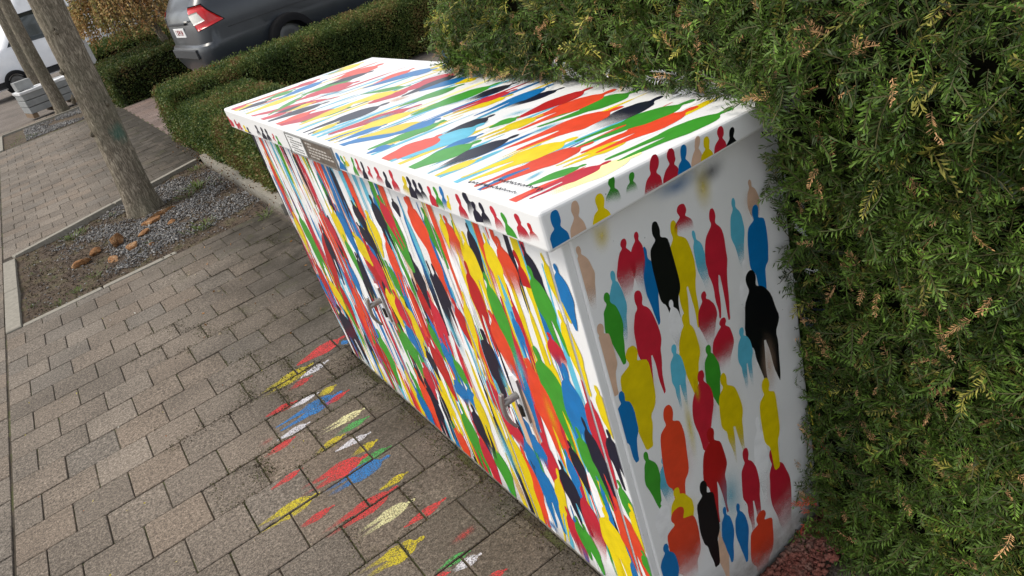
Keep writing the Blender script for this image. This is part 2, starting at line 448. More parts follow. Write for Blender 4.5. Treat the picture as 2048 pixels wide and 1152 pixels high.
kerb = empty('kerb', (0, 0, 0)); tag(kerb, kind='structure')
def kerb_run(a, b, wd, n, h=.012, side=1):
    a = Vector((*a, 0)); b = Vector((*b, 0)); d = (b-a); u = d.normalized(); nrm = Vector((-u.y, u.x, 0))*side
    for i in range(n):
        p0 = a+d*(i/n)+u*.004; p1 = a+d*((i+1)/n)-u*.004
        poly = [tuple(p.xy) for p in (p0, p1, p1+nrm*wd, p0+nrm*wd)]
        if side < 0: poly = poly[::-1]
        V, F = prism(poly, h+random.gauss(0, .002), -.10, .006); mesh_obj('kerb_stone', V, F, M['kerb'], kerb)
kerb_run((-1.336, 4.47), (-1.336, 6.28), .092, 2, .010, 1)
kerb_run((-1.334, 6.30), (.431, 7.023), .062, 2, .018, 1)
kerb_run((.455, 7.06), (.455, 4.36), .085, 3, .034, 1)
kerb_run((-1.333, 4.465), (-.30, 4.49), .055, 2, -.003, 1)

# slate gravel: thousands of small chips lying on the soil
def chips(n, xr, yr, zf, dens, smin, smax, name, parent=None, mat='gravel'):
    base = np.array([(1, 0, 0), (-.9, .2, 0), (0, 1, 0), (.1, -1, 0), (0, .1, .7), (0, 0, -.7)], float)
    tri = np.array([(0, 2, 4), (2, 1, 4), (1, 3, 4), (3, 0, 4), (2, 0, 5), (1, 2, 5), (3, 1, 5), (0, 3, 5)])
    x = rng.uniform(*xr, n); y = rng.uniform(*yr, n)
    keep = dens(x, y) > rng.random(n); x, y = x[keep], y[keep]; n = len(x)
    s = rng.uniform(smin, smax, n)*np.where(rng.random(n) < .1, 1.5, 1)
    B = base[None]*rng.uniform(.6, 1.3, (n, 6, 1))*np.array([1, .7, .55])
    th = rng.uniform(0, 6.28, n); ph = rng.normal(0, .45, n); c, sn = np.cos(th), np.sin(th); cp, sp = np.cos(ph), np.sin(ph)
    X = B[:, :, 0]*cp[:, None]+B[:, :, 2]*sp[:, None]; Z = -B[:, :, 0]*sp[:, None]+B[:, :, 2]*cp[:, None]; Y = B[:, :, 1]
    V = np.stack([X*c[:, None]-Y*sn[:, None], X*sn[:, None]+Y*c[:, None], Z], -1)*s[:, None, None]
    V[:, :, 0] += x[:, None]; V[:, :, 1] += y[:, None]; V[:, :, 2] += (zf(x, y)+s*.3+rng.uniform(0, .008, n))[:, None]
    Q = (tri[None]+np.arange(n)[:, None, None]*6).reshape(-1, 3)
    o = mesh_np(name, V.reshape(-1, 3), Q, M[mat], parent); tag(o, kind='stuff'); return o
def bed_zf(x, y):
    Q = np.stack([x, y, np.zeros_like(x)], -1); return fbm(Q*3, 4, 3)*.05+fbm(Q*25, 2, 9)*.014-.052
def in_bed(x, y): return (y > 4.50) & (y < far_kerb_y(x)-.02) & (x > -1.30) & (x < .42)
def bed_dens(x, y):
    Q = np.stack([x, y, np.zeros_like(x)], -1); n = fbm(Q*2.2, 4, 21)
    d = np.clip((n-.44)*7+(x+.45)*.9, 0, 1)*np.clip((x+1.18)*4, 0, 1)
    d *= np.clip((y-4.62-.22*fbm(Q*3, 3, 5))*9, .03, 1)
    return np.where(in_bed(x, y), np.maximum(d, .02), 0)
chips(9000, (-1.33, .43), (4.5, 7.05), bed_zf, lambda x, y: np.where(in_bed(x, y), .75, 0), .004, .011, 'soil_crumbs', mat='soil')
chips(34000, (-1.33, .43), (4.5, 7.05), bed_zf, bed_dens, .006, .013, 'gravel')

# second bed further up the pavement, with its kerb
bed2 = mesh_obj('far_planting_bed', [(-1.36, 13.62, -.004), (.45, 13.62, -.004), (.45, 15.45, -.004), (-1.36, 15.45, -.004)], [(0, 1, 2, 3)], M['soil']); tag(bed2, kind='structure')
kerb_run((-1.36, 13.5), (-1.36, 15.5), .10, 2, .02, 1)
kerb_run((-1.36, 15.47), (.45, 15.47), .07, 2, .03, 1)
chips(7000, (-1.0, .45), (13.65, 15.4), lambda x, y: x*0-.004, lambda x, y: np.clip((fbm(np.stack([x, y, x*0], -1)*2, 3, 4)-.35)*6, 0, 1), .010, .018, 'far_gravel')

# raised parking bay behind the low hedge, gravel path beyond, soil strip under the tall hedge
bay = bm_obj('parking_bay', box_bm(1.75, 12, 8.98, 12.95, -.2, .20), M['ground']); tag(bay, kind='structure')
path = mesh_obj('gravel_path', [(.6, 16.3, -.002), (14, 16.3, .05), (14, 26, .05), (.6, 26, -.002)], [(0, 1, 2, 3)], M['ground']); tag(path, kind='structure')
def strip(name, x0, x1, y0, y1, z, nx, ny, mat, amp, seed):
    X, Y = np.meshgrid(np.linspace(x0, x1, nx+1), np.linspace(y0, y1, ny+1)); Q = np.stack([X.ravel(), Y.ravel(), np.zeros(X.size)], -1)
    Q[:, 2] = z+(fbm(Q*6, 4, seed)-.5)*amp+(fbm(Q*40, 2, seed+3)-.5)*.02
    F = [(j*(nx+1)+i, j*(nx+1)+i+1, (j+1)*(nx+1)+i+1, (j+1)*(nx+1)+i) for j in range(ny) for i in range(nx)]
    return tag(mesh_np(name, Q, F, M[mat], smooth=True), kind='structure')
strip('hedge_soil', .003, 2.2, -1.6, -.004, -.055, 70, 60, 'hedge_soil', .06, 31)
strip('hedge_soil_strip', .555, 2.2, -.004, 8.8, -.03, 30, 90, 'hedge_soil', .05, 33)
chips(1500, (.03, .9), (-.75, -.01), lambda x, y: x*0-.055, lambda x, y: x*0+.6, .004, .010, 'soil_crumbs', mat='hedge_soil')
chips(5200, (.20, .60), (-.16, -.012), lambda x, y: x*0-.058+.03*np.clip((x-.3)/.2, 0, 1), lambda x, y: np.clip((y+.13)*14, 0, 1), .005, .012, 'paint_stained_crumbs', mat='red_soil')

# ---------------------------------------------------------------- the painted cabinet
cab = empty('utility_cabinet', (0, 0, 0))
tag(cab, 'long low white steel street cabinet covered with stencilled silhouettes of people in many colours', 'cabinet')
DOORS = [(.055, .532), (.532, .985), (.985, 1.455), (1.455, 1.915)]
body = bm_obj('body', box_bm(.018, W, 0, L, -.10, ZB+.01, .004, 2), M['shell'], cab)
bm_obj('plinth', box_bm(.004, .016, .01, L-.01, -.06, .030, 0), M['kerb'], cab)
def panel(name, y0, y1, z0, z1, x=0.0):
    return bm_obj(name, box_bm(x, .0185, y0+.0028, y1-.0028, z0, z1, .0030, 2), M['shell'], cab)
pz0, pz1 = .012, ZB+.012
panels = [(panel('front_post', 0.0005, .055, pz0, pz1), 0, .055)]
for y0, y1 in DOORS: panels.append((panel('door', y0, y1, pz0, pz1), y0, y1))
panels.append((panel('front_post', 1.915, L-.0005, pz0, pz1), 1.915, L))
for y_ in (.055, .532, .985, 1.455, 1.915): bm_obj('seam_shade', box_bm(.009, .0178, y_-.004, y_+.004, pz0, pz1, 0), M['gap_shade'], cab)  # dark strips set in the seams to paint the gaps' shade
# lid with sloping top
bm = box_bm(-OVF, W+.035, -OV, L+OV, ZB, ZT, 0)
for v in bm.verts:
    if v.co.z > ZB+.01 and v.co.x > 0: v.co.z -= DR*(W+.035+OVF)/(W+OVF)
bmesh.ops.bevel(bm, geom=list(bm.edges), offset=.007, segments=3, affect='EDGES', profile=.5)
lid = bm_obj('lid', bm, M['shell'], cab, True)
for pl in (lid,):
    pl.data.polygons.foreach_set('use_smooth', [False]*len(pl.data.polygons))

# --- stencilled figures
FADE = {0: (2.0, 3.0), 1: (.55, 1.0), 2: (.32, .92)}
RGB = dict(r=lin(206, 34, 58), o=lin(238, 74, 40), y=lin(243, 216, 4), g=lin(62, 160, 44), b=lin(2, 120, 190), l=lin(98, 196, 224), n=lin(14, 17, 46), k=lin(8, 10, 18),
           t=lin(212, 176, 150), w=lin(243, 243, 243), c=lin(252, 240, 170), d=lin(196, 24, 30),
           R=lin(205, 62, 62), B=lin(48, 124, 190), Y=lin(196, 180, 46), G=lin(78, 160, 84), W=lin(222, 222, 228), C=lin(226, 222, 168))
for _k in 'roygblnkd': RGB[_k] = tuple(v*.84 for v in RGB[_k])
TPL = {   # right-hand outlines (distance from head, half width): man, man with parted legs, coat, bust
 'm': [(0, .03), (.012, .09), (.045, .135), (.085, .135), (.115, .10), (.14, .11), (.17, .20), (.21, .32), (.28, .41), (.38, .475), (.48, .5), (.56, .45), (.63, .37), (.74, .28), (.87, .18), (.97, .11), (1, .05)],
 'l': [(0, .03), (.012, .09), (.045, .13), (.085, .13), (.115, .09), (.14, .11), (.165, .23), (.205, .35), (.28, .43), (.40, .49), (.48, .5), (.53, .44), (.58, .37), (.68, .35), (.80, .31), (.92, .265), (.985, .25), (1, .20), (.98, .155), (.85, .12), (.70, .075), (.58, .025)],
 'c': [(0, .04), (.01, .10), (.045, .16), (.09, .165), (.13, .12), (.15, .14), (.17, .31), (.20, .43), (.32, .48), (.48, .5), (.60, .47), (.66, .40), (.70, .26), (.80, .22), (.92, .16), (.985, .15), (1, .08)],
 'b': [(0, .06), (.03, .15), (.10, .215), (.20, .235), (.30, .20), (.37, .15), (.42, .17), (.50, .32), (.60, .43), (.75, .49), (.90, .5), (1, .46)]}
def silhouette(kind, rnd, big=1.0):
    if kind == 'p': return [(.5+.5*math.cos(t*math.pi/9), .5*math.sin(t*math.pi/9)) for t in range(18)]
    T = TPL[kind]; out = []; lean = rnd.uniform(-.05, .05); hs = rnd.uniform(-.07, .07); hw = rnd.uniform(.75, 1.0)*big
    js = {s: [rnd.uniform(-.035, .035) for _ in T] for s in (1, -1)}; cut = {s: rnd.uniform(-.05, .05) for s in (1, -1)}
    for s in (1, -1):
        side = []
        for i, (t, v) in enumerate(T):
            q = v*(hw if t < .14 and kind != 'b' else 1)+(js[s][i] if t > .16 else js[s][i]*.35)
            tt = t+(cut[s]*min(1, max(0, (t-.5)*3)) if kind == 'l' and t > .55 else 0)
            side.append((min(1.03, tt), s*max(.012, q)+hs*(1 if t < .13 else max(0, 1-(t-.13)*6))+lean*(t-.4)))
        # smooth once by inserting quarter points
        sm = [side[0]]
        for a, b in zip(side, side[1:]):
            sm += [(a[0]*.75+b[0]*.25, a[1]*.75+b[1]*.25), (a[0]*.25+b[0]*.75, a[1]*.25+b[1]*.75)]
        sm.append(side[-1])
        out += sm if s > 0 else sm[::-1]
    return out
class Paint:
    def __init__(s): s.V = []; s.F = []; s.C = []; s.A = []; s.n = 0
    def add(s, row, to3d, rects, rnd, off0=.0002, step=.0000014, zoff=None, big=1.0):
        u0, v0, u1, v1, wd, c, kind, fd = row
        ax = (u1-u0, v1-v0); ln = math.hypot(*ax); ax = (ax[0]/ln, ax[1]/ln); nr = (-ax[1], ax[0])
        poly = [(u0+ax[0]*t*ln+nr[0]*q*wd, v0+ax[1]*t*ln+nr[1]*q*wd) for t, q in silhouette(kind, rnd, big)]
        s.n += 1; f0, f1 = FADE[int(fd)] if kind != 'p' else {0: (-.35, .9), 1: (-.35, .9), 2: (-.9, .95), 3: (-1.5, .92)}[int(fd)]
        for ri, rc in enumerate(rects):
            q = clip_poly(poly, *rc)
            if len(q) < 3 or area(q) < 2e-6: continue
            off = off0+step*s.n+(zoff[ri] if zoff else 0); i0 = len(s.V)
            col = [min(1, max(0, k*j)) for k, j in zip(RGB[c], [1+.06*math.sin(s.n*2.3)]*3)]
            if kind == 'p':
                cu = sum(p[0] for p in q)/len(q); cv = sum(p[1] for p in q)/len(q); q = [(cu, cv)]+q
                for k, (a, b) in enumerate(q):
                    s.V.append(to3d(a, b, off)); s.A.append((0 if k == 0 else 1, f0, f1)); s.C.append(col)
                s.F += [(i0, i0+k, i0+(k % (len(q)-1))+1) for k in range(1, len(q))]
            else:
                for a, b in q:
                    s.V.append(to3d(a, b, off)); s.A.append((((a-u0)*ax[0]+(b-v0)*ax[1])/ln, f0, f1)); s.C.append(col)
                s.F.append(tuple(range(i0, i0+len(q))))
    def build(s, name, mat, parent): 
        if s.V: return tag(mesh_obj(name, s.V, s.F, mat, parent, col=np.array(s.C), attrs={'fd': s.A}), kind='stuff')
FIG = {
 'end': """0.031,1.047,0.032,0.927,0.044,t,m,1;0.085,0.967,0.08,0.82,0.042,l,m,1;0.331,1.049,0.333,0.985,0.049,y,p,2;0.272,1.075,0.263,1.039,0.075,b,p,2;0.358,1.051,0.358,1.02,0.05,n,p,2;0.088,1.069,0.081,1.023,0.043,y,p,2;0.167,0.974,0.164,0.819,0.037,b,m,0;0.128,1.012,0.107,0.892,0.052,r,m,2;0.154,1.011,0.141,0.901,0.042,r,m,2;0.247,0.99,0.249,0.757,0.074,y,l,0;0.289,0.947,0.301,0.805,0.034,l,m,2;0.273,1.011,0.265,0.947,0.058,r,b,2;0.2,1.009,0.208,0.781,0.066,k,c,0;0.339,0.967,0.332,0.738,0.069,r,l,0;0.404,0.961,0.402,0.816,0.046,l,m,1;0.453,0.977,0.459,0.872,0.041,t,m,2;0.453,0.919,0.452,0.725,0.069,b,c,0;0.407,0.817,0.4,0.672,0.052,w,m,1;0.425,0.786,0.442,0.488,0.119,k,l,0;0.059,0.934,0.065,0.786,0.048,g,m,0;0.201,0.838,0.203,0.717,0.042,w,m,1;0.132,0.9,0.128,0.662,0.071,r,l,0;0.031,0.884,0.027,0.734,0.049,t,c,0;0.227,0.791,0.219,0.61,0.068,y,m,0;0.185,0.741,0.181,0.586,0.046,l,l,1;0.289,0.809,0.282,0.68,0.061,r,m,2;0.371,0.67,0.372,0.52,0.052,l,l,1;0.322,0.723,0.309,0.594,0.075,r,m,2;0.083,0.799,0.074,0.571,0.091,y,c,0;0.041,0.721,0.036,0.556,0.047,b,c,0;0.272,0.686,0.273,0.538,0.051,g,m,0;0.3,0.595,0.307,0.349,0.078,y,l,1;0.24,0.64,0.218,0.456,0.074,r,m,0;0.221,0.652,0.222,0.557,0.029,y,p,1;0.442,0.566,0.432,0.466,0.032,t,p,2;0.374,0.417,0.367,0.174,0.055,w,m,1;0.098,0.505,0.091,0.372,0.047,l,m,2;0.187,0.57,0.182,0.461,0.024,y,p,2;0.139,0.617,0.12,0.341,0.083,o,c,0;0.229,0.485,0.227,0.243,0.083,d,l,0;0.061,0.549,0.063,0.395,0.047,g,m,0;0.111,0.403,0.121,0.248,0.077,y,m,1;0.072,0.401,0.05,0.298,0.052,w,m,0;0.26,0.301,0.258,0.204,0.048,l,p,2;0.327,0.359,0.322,0.095,0.068,r,l,1;0.414,0.297,0.422,-0.01,0.086,r,m,2;0.416,0.502,0.417,0.248,0.068,y,c,0;0.101,0.349,0.101,0.103,0.109,o,c,2;0.049,0.281,0.044,0.114,0.062,b,m,0;0.203,0.193,0.203,0.03,0.042,t,m,0;0.184,0.365,0.178,0.115,0.069,k,c,0;0.232,0.245,0.226,0.078,0.045,b,m,0;0.276,0.222,0.271,0.039,0.051,b,m,0;0.342,0.139,0.317,-0.074,0.1,o,c,2""",
 'lidend': """-0.016,1.147,-0.025,1.074,0.041,b,b,0;0.023,1.144,0.015,1.072,0.034,t,b,0;0.074,1.133,0.065,1.07,0.042,y,b,0;0.105,1.149,0.098,1.099,0.032,g,b,2;0.146,1.138,0.14,1.099,0.026,g,b,2;0.202,1.146,0.183,1.069,0.045,r,b,1;0.243,1.14,0.226,1.072,0.041,r,b,0;0.267,1.135,0.26,1.072,0.034,b,b,0;0.303,1.136,0.292,1.079,0.029,t,b,0;0.326,1.126,0.317,1.071,0.034,y,b,0;0.363,1.13,0.351,1.073,0.035,r,b,0;0.388,1.117,0.381,1.07,0.03,k,b,0""",
 'lidfront': """1.994,1.124,1.957,1.08,0.062,r,b,0;1.901,1.119,1.866,1.077,0.059,r,b,1;1.848,1.115,1.836,1.074,0.058,r,b,2;1.784,1.112,1.779,1.074,0.062,y,b,0;1.742,1.11,1.737,1.072,0.055,n,b,1;1.602,1.131,1.601,1.086,0.054,n,b,2;1.541,1.131,1.545,1.083,0.051,n,b,0;1.493,1.131,1.49,1.081,0.051,n,b,1;1.423,1.121,1.434,1.088,0.034,r,b,2;1.39,1.119,1.387,1.077,0.047,g,b,0;0.861,1.135,0.848,1.073,0.053,b,b,1;0.838,1.129,0.813,1.091,0.03,g,b,2;0.811,1.133,0.804,1.106,0.024,y,b,0;0.755,1.138,0.765,1.078,0.029,g,b,1;0.728,1.138,0.734,1.088,0.031,r,b,2;0.695,1.134,0.709,1.08,0.031,n,b,0;0.66,1.128,0.671,1.094,0.026,r,b,1;0.616,1.133,0.616,1.084,0.041,r,b,2;0.572,1.129,0.575,1.083,0.032,n,b,0;0.537,1.139,0.53,1.082,0.037,r,b,1;0.47,1.136,0.476,1.081,0.04,y,b,2;0.444,1.138,0.449,1.084,0.035,n,b,0;0.421,1.136,0.419,1.086,0.036,n,b,1;0.396,1.133,0.391,1.087,0.035,n,b,2;0.359,1.132,0.353,1.087,0.032,r,b,0;0.327,1.136,0.327,1.083,0.032,g,b,1;0.301,1.142,0.3,1.081,0.031,b,b,2;0.277,1.127,0.291,1.095,0.015,y,b,0;0.236,1.138,0.234,1.079,0.034,r,b,1;0.21,1.145,0.182,1.103,0.047,n,b,2;0.183,1.133,0.176,1.092,0.032,n,b,0;0.153,1.137,0.148,1.088,0.031,n,b,1;0.115,1.138,0.1,1.083,0.033,r,b,2;0.083,1.132,0.069,1.078,0.032,g,b,0;0.036,1.14,0.028,1.089,0.038,r,b,1;0.004,1.13,-0.004,1.094,0.027,d,b,2""",
 'front': """0.132,1.036,0.105,0.917,0.051,n,l,0;0.075,1.03,0.045,0.915,0.048,y,m,0;0.073,0.909,0.05,0.749,0.064,y,m,0;0.222,1.028,0.213,0.892,0.087,o,m,2;0.17,1.011,0.164,0.944,0.041,d,b,0;0.276,1.023,0.269,0.882,0.075,y,l,0;0.343,1.031,0.34,0.914,0.055,n,m,0;0.374,1.003,0.374,0.83,0.075,y,l,0;0.135,0.987,0.1,0.823,0.084,g,l,0;0.411,0.919,0.423,0.707,0.083,d,l,0;0.334,0.913,0.324,0.713,0.084,g,m,0;0.379,0.8,0.359,0.629,0.096,o,m,1;0.46,0.717,0.461,0.516,0.099,n,c,0;0.266,0.836,0.26,0.726,0.046,b,l,0;0.305,0.758,0.327,0.598,0.071,l,p,1;0.139,0.832,0.115,0.745,0.078,r,m,2;0.266,0.714,0.251,0.57,0.094,o,m,0;0.668,0.73,0.634,0.567,0.087,l,p,1;0.57,0.768,0.544,0.621,0.08,d,m,0;0.491,0.814,0.543,0.578,0.061,y,l,0;0.791,0.739,0.776,0.631,0.078,d,m,0;0.719,0.74,0.728,0.539,0.097,r,l,0;0.745,0.853,0.751,0.702,0.083,n,m,0;0.589,0.924,0.589,0.808,0.071,o,m,0;0.621,0.853,0.616,0.668,0.076,n,l,1;0.973,0.764,0.952,0.652,0.084,g,m,0;0.889,0.874,0.911,0.689,0.085,o,l,0;1.062,0.66,1.065,0.518,0.113,y,m,0;0.967,0.641,0.964,0.453,0.147,y,c,0;1.022,0.648,0.99,0.482,0.122,r,m,0;1.117,0.486,1.061,0.336,0.141,g,m,0;1.03,0.531,0.992,0.414,0.126,b,m,0;1.392,0.359,1.411,0.123,0.138,g,m,0;1.481,0.286,1.458,0.118,0.134,d,l,0;0.869,0.53,0.842,0.342,0.111,d,m,0;0.932,0.472,0.915,0.368,0.076,n,m,0;0.819,0.615,0.802,0.495,0.07,g,m,0;0.767,0.57,0.758,0.453,0.072,b,m,0;0.725,0.528,0.696,0.426,0.076,g,m,0;0.768,0.429,0.761,0.343,0.098,b,m,1;1.054,0.304,1.042,0.208,0.112,n,m,0;1.019,0.369,1.028,0.237,0.086,r,m,0;0.382,1.026,0.403,0.945,0.041,y,p,1;0.634,1.033,0.586,0.896,0.116,o,m,0;0.552,1.023,0.527,0.893,0.072,g,m,0;0.803,1.006,0.775,0.822,0.135,g,m,0;0.959,0.928,0.973,0.798,0.114,y,m,0;0.877,0.992,0.86,0.85,0.094,n,l,0;0.816,1.003,0.781,0.88,0.09,r,l,0;0.49,1.027,0.466,0.906,0.089,r,p,2;0.444,1.025,0.429,0.921,0.082,o,m,2;0.459,1.026,0.47,0.95,0.042,y,m,0;1.101,0.858,1.031,0.789,0.079,n,m,0;1.098,0.807,1.138,0.577,0.106,d,l,0;1.075,0.789,1.059,0.648,0.097,r,m,0;1.252,0.718,1.279,0.516,0.095,n,l,0;1.208,0.704,1.15,0.626,0.092,l,p,1;1.392,0.653,1.398,0.512,0.1,b,m,0;1.182,0.804,1.124,0.721,0.124,y,m,0;0.719,1.012,0.713,0.971,0.054,n,m,0;1.783,0.761,1.771,0.552,0.131,g,m,0;1.544,0.757,1.694,0.391,0.101,d,l,0;1.518,0.75,1.568,0.546,0.093,n,l,0;1.446,0.864,1.441,0.605,0.128,o,l,0;1.948,0.424,1.864,0.291,0.15,b,m,0;1.866,0.529,1.882,0.302,0.098,d,l,0;1.78,0.652,1.785,0.497,0.092,g,m,0;1.835,0.31,1.793,0.078,0.217,n,l,0;1.443,0.555,1.486,0.316,0.113,o,l,0;1.64,0.494,1.65,0.301,0.092,d,m,0;1.251,0.891,1.228,0.749,0.099,b,m,0;1.297,0.875,1.299,0.737,0.1,y,m,0;1.06,0.94,1.04,0.861,0.074,n,m,0;1.381,0.82,1.409,0.682,0.073,n,m,0;1.865,0.729,1.903,0.567,0.106,y,m,0;1.78,0.467,1.728,0.322,0.138,y,m,0;1.295,0.77,1.296,0.627,0.075,g,m,0;1.428,0.829,1.393,0.713,0.095,r,m,0;0.21,0.768,0.166,0.54,0.133,g,l,0;0.274,0.709,0.239,0.447,0.125,o,l,0;0.239,0.654,0.238,0.505,0.071,y,p,2;0.109,0.766,0.13,0.489,0.108,b,l,0;0.14,0.583,0.108,0.396,0.094,g,l,0;0.057,0.728,0.058,0.514,0.073,r,l,0;0.102,0.631,0.074,0.42,0.077,n,l,0;0.014,0.756,-0.009,0.622,0.075,y,m,0;0.023,0.643,0.007,0.502,0.069,n,l,0;0.223,0.469,0.222,0.32,0.059,b,m,0;0.195,0.512,0.177,0.383,0.068,n,m,0;0.326,0.465,0.323,0.258,0.093,r,m,0;0.28,0.403,0.251,0.215,0.103,n,l,0;0.443,0.389,0.422,0.298,0.091,b,m,0;0.371,0.43,0.359,0.337,0.083,b,m,1;0.302,0.36,0.375,0.085,0.065,y,l,0;0.397,0.335,0.404,0.102,0.118,b,l,0;0.47,0.332,0.473,0.074,0.087,o,m,0;0.518,0.388,0.521,0.075,0.12,y,l,0;0.488,0.428,0.465,0.338,0.104,r,m,1;0.591,0.391,0.574,0.157,0.118,l,p,1;0.606,0.176,0.589,0.035,0.111,t,p,1;0.664,0.237,0.662,0.039,0.125,g,m,0;0.825,0.303,0.811,0.029,0.125,g,l,0;0.76,0.225,0.746,0.02,0.102,r,m,0;0.717,0.347,0.701,0.168,0.141,n,m,1;0.943,0.156,0.946,-0.003,0.113,o,m,0;0.781,0.411,0.753,0.339,0.13,b,m,1;0.697,0.436,0.684,0.323,0.093,b,m,1;0.663,0.438,0.673,0.239,0.083,y,l,0;0.532,0.56,0.514,0.387,0.078,r,m,0;0.959,0.312,0.931,0.15,0.122,y,l,0;1.008,0.376,0.977,0.275,0.104,r,m,0;1.067,0.285,1.081,0.022,0.106,n,l,0;0.965,0.293,0.997,0.087,0.071,n,l,0;1.218,0.171,1.197,0.003,0.12,b,m,0;1.13,0.298,1.131,0.048,0.104,o,m,0;0.201,0.361,0.212,0.105,0.105,r,m,2;0.034,0.496,0.013,0.37,0.057,g,m,0;0.127,0.348,0.123,0.109,0.131,y,l,0;0.066,0.425,0.035,0.179,0.109,o,l,0;0.014,0.441,-0.009,0.295,0.066,y,l,0;0.322,0.21,0.31,0.009,0.094,r,m,2;0.291,0.203,0.278,0.073,0.068,g,m,0;0.262,0.196,0.237,0.055,0.07,g,m,0;0.463,0.07,0.441,0.01,0.096,b,p,1;0.016,0.294,-0.004,0.207,0.064,g,m,0;0.429,0.63,0.429,0.526,0.062,l,p,1;0.33,0.707,0.3,0.636,0.076,l,p,2;0.036,1.019,0.029,0.904,0.062,b,m,0""",
 'top': """0.251,0.929,-0.01,0.988,0.089,r,m,0;0.235,0.878,-0.056,0.932,0.096,y,l,0;0.228,1.094,-0.044,1.099,0.117,n,l,0;0.112,0.862,-0.025,0.875,0.056,b,m,0;0.192,0.713,-0.049,0.839,0.111,b,m,0;0.175,0.728,0.012,0.837,0.083,y,m,0;0.189,0.677,-0.022,0.694,0.067,g,m,0;0.031,0.653,-0.036,0.669,0.057,b,m,0;0.117,0.562,-0.062,0.567,0.11,o,m,0;0.157,0.542,-0.035,0.508,0.06,l,p,1;0.094,0.53,-0.038,0.492,0.044,l,p,1;0.155,1.249,-0.06,1.339,0.113,r,m,0;0.158,1.223,0.007,1.261,0.068,g,m,0;0.164,1.42,-0.047,1.454,0.095,n,m,0;0.207,1.262,-0.008,1.235,0.072,y,m,0;0.21,1.442,-0.054,1.66,0.089,r,m,0;0.392,1.673,0.164,1.708,0.118,g,m,0;0.342,1.575,0.165,1.657,0.155,r,m,0;0.522,1.77,0.288,1.754,0.169,o,m,1;0.446,1.684,0.244,1.729,0.099,n,m,1;0.52,1.949,0.36,1.94,0.108,y,m,0;0.464,1.96,0.311,1.985,0.134,l,p,1;0.313,1.91,0.19,1.899,0.094,r,m,0;0.323,1.844,0.109,1.796,0.09,b,m,0;0.202,1.875,0.076,1.86,0.089,g,m,0;0.043,1.838,-0.066,1.909,0.088,y,m,0;0.025,1.921,-0.058,1.878,0.067,r,m,0;0.095,1.835,-0.029,1.833,0.082,n,m,0;0.188,1.748,-0.035,1.718,0.088,y,m,0;0.181,1.69,-0.005,1.555,0.047,g,m,0;0.275,1.479,0.161,1.592,0.09,l,p,1;0.502,1.469,0.325,1.431,0.094,o,m,0;0.547,1.356,0.289,1.436,0.096,b,m,0;0.343,1.184,0.196,1.172,0.124,r,m,0;0.325,1.196,0.165,1.273,0.099,y,m,0;0.363,1.211,0.245,1.351,0.057,g,m,0;0.302,1.069,0.209,1.113,0.099,t,p,1;0.202,0.928,0.067,0.976,0.077,l,p,1;0.6,1.347,0.507,1.351,0.078,y,m,0;0.245,1.626,0.118,1.63,0.081,r,m,0;0.146,1.501,0.027,1.506,0.068,y,m,0;0.121,1.534,-0.04,1.515,0.059,n,m,0;0.052,1.474,-0.065,1.548,0.065,r,m,0;0.064,1.083,-0.027,1.063,0.052,y,m,0;0.095,1.364,-0.043,1.358,0.08,o,m,0;0.208,0.007,-0.005,0.011,0.064,c,m,1;0.159,0.028,-0.018,0.039,0.052,r,l,0;0.13,0.06,0.015,0.086,0.042,g,m,0;0.09,0.12,0.015,0.104,0.031,l,p,1;0.215,0.139,-0.026,0.172,0.082,o,l,0;0.223,0.201,-0.022,0.24,0.092,y,l,0;0.262,0.08,0.101,0.103,0.052,y,l,0;0.442,0.003,0.163,0.029,0.074,g,l,0;0.432,0.084,0.161,0.103,0.088,o,l,0;0.464,0.124,0.191,0.169,0.09,g,l,0;0.466,0.218,0.228,0.202,0.084,n,m,2;0.391,0.259,0.122,0.29,0.111,o,l,0;0.493,0.316,0.239,0.369,0.106,g,l,0;0.48,0.383,0.196,0.406,0.102,o,l,0;0.478,0.461,0.256,0.467,0.083,d,m,0;0.297,0.417,0.135,0.431,0.066,y,l,0;0.462,0.554,0.285,0.583,0.064,n,m,1;0.477,0.617,0.23,0.607,0.078,b,l,0;0.386,0.673,0.198,0.705,0.07,y,l,0;0.421,0.701,0.235,0.734,0.065,r,l,0;0.465,0.773,0.29,0.776,0.073,n,m,1;0.379,0.778,0.224,0.856,0.094,l,p,1;0.455,0.835,0.177,0.856,0.102,g,m,0;0.26,0.561,0.083,0.558,0.083,n,m,1;0.21,0.528,-0.016,0.52,0.117,l,m,0;0.3,0.321,0.172,0.332,0.06,l,p,1;0.163,0.461,0.03,0.465,0.05,b,m,0;0.133,0.42,-0.057,0.436,0.099,g,m,0;0.188,0.362,-0.036,0.361,0.077,n,m,1;0.069,0.318,-0.041,0.327,0.045,y,m,0;0.271,0.475,0.19,0.481,0.054,g,m,0;0.121,0.577,-0.021,0.535,0.094,o,m,0;0.189,0.69,0.049,0.661,0.058,g,m,0;0.195,0.717,0.069,0.729,0.077,b,m,0;0.417,0.97,0.211,0.999,0.081,g,m,0;0.52,1.153,0.286,1.175,0.135,r,m,0;0.506,1.13,0.276,1.108,0.083,n,m,0;0.486,1.034,0.326,1.091,0.092,b,m,0;0.477,0.989,0.403,1.007,0.072,y,m,0;0.56,1.255,0.491,1.308,0.092,y,m,0;0.517,1.319,0.408,1.388,0.095,b,m,0;0.338,0.486,0.235,0.522,0.067,l,p,2""",
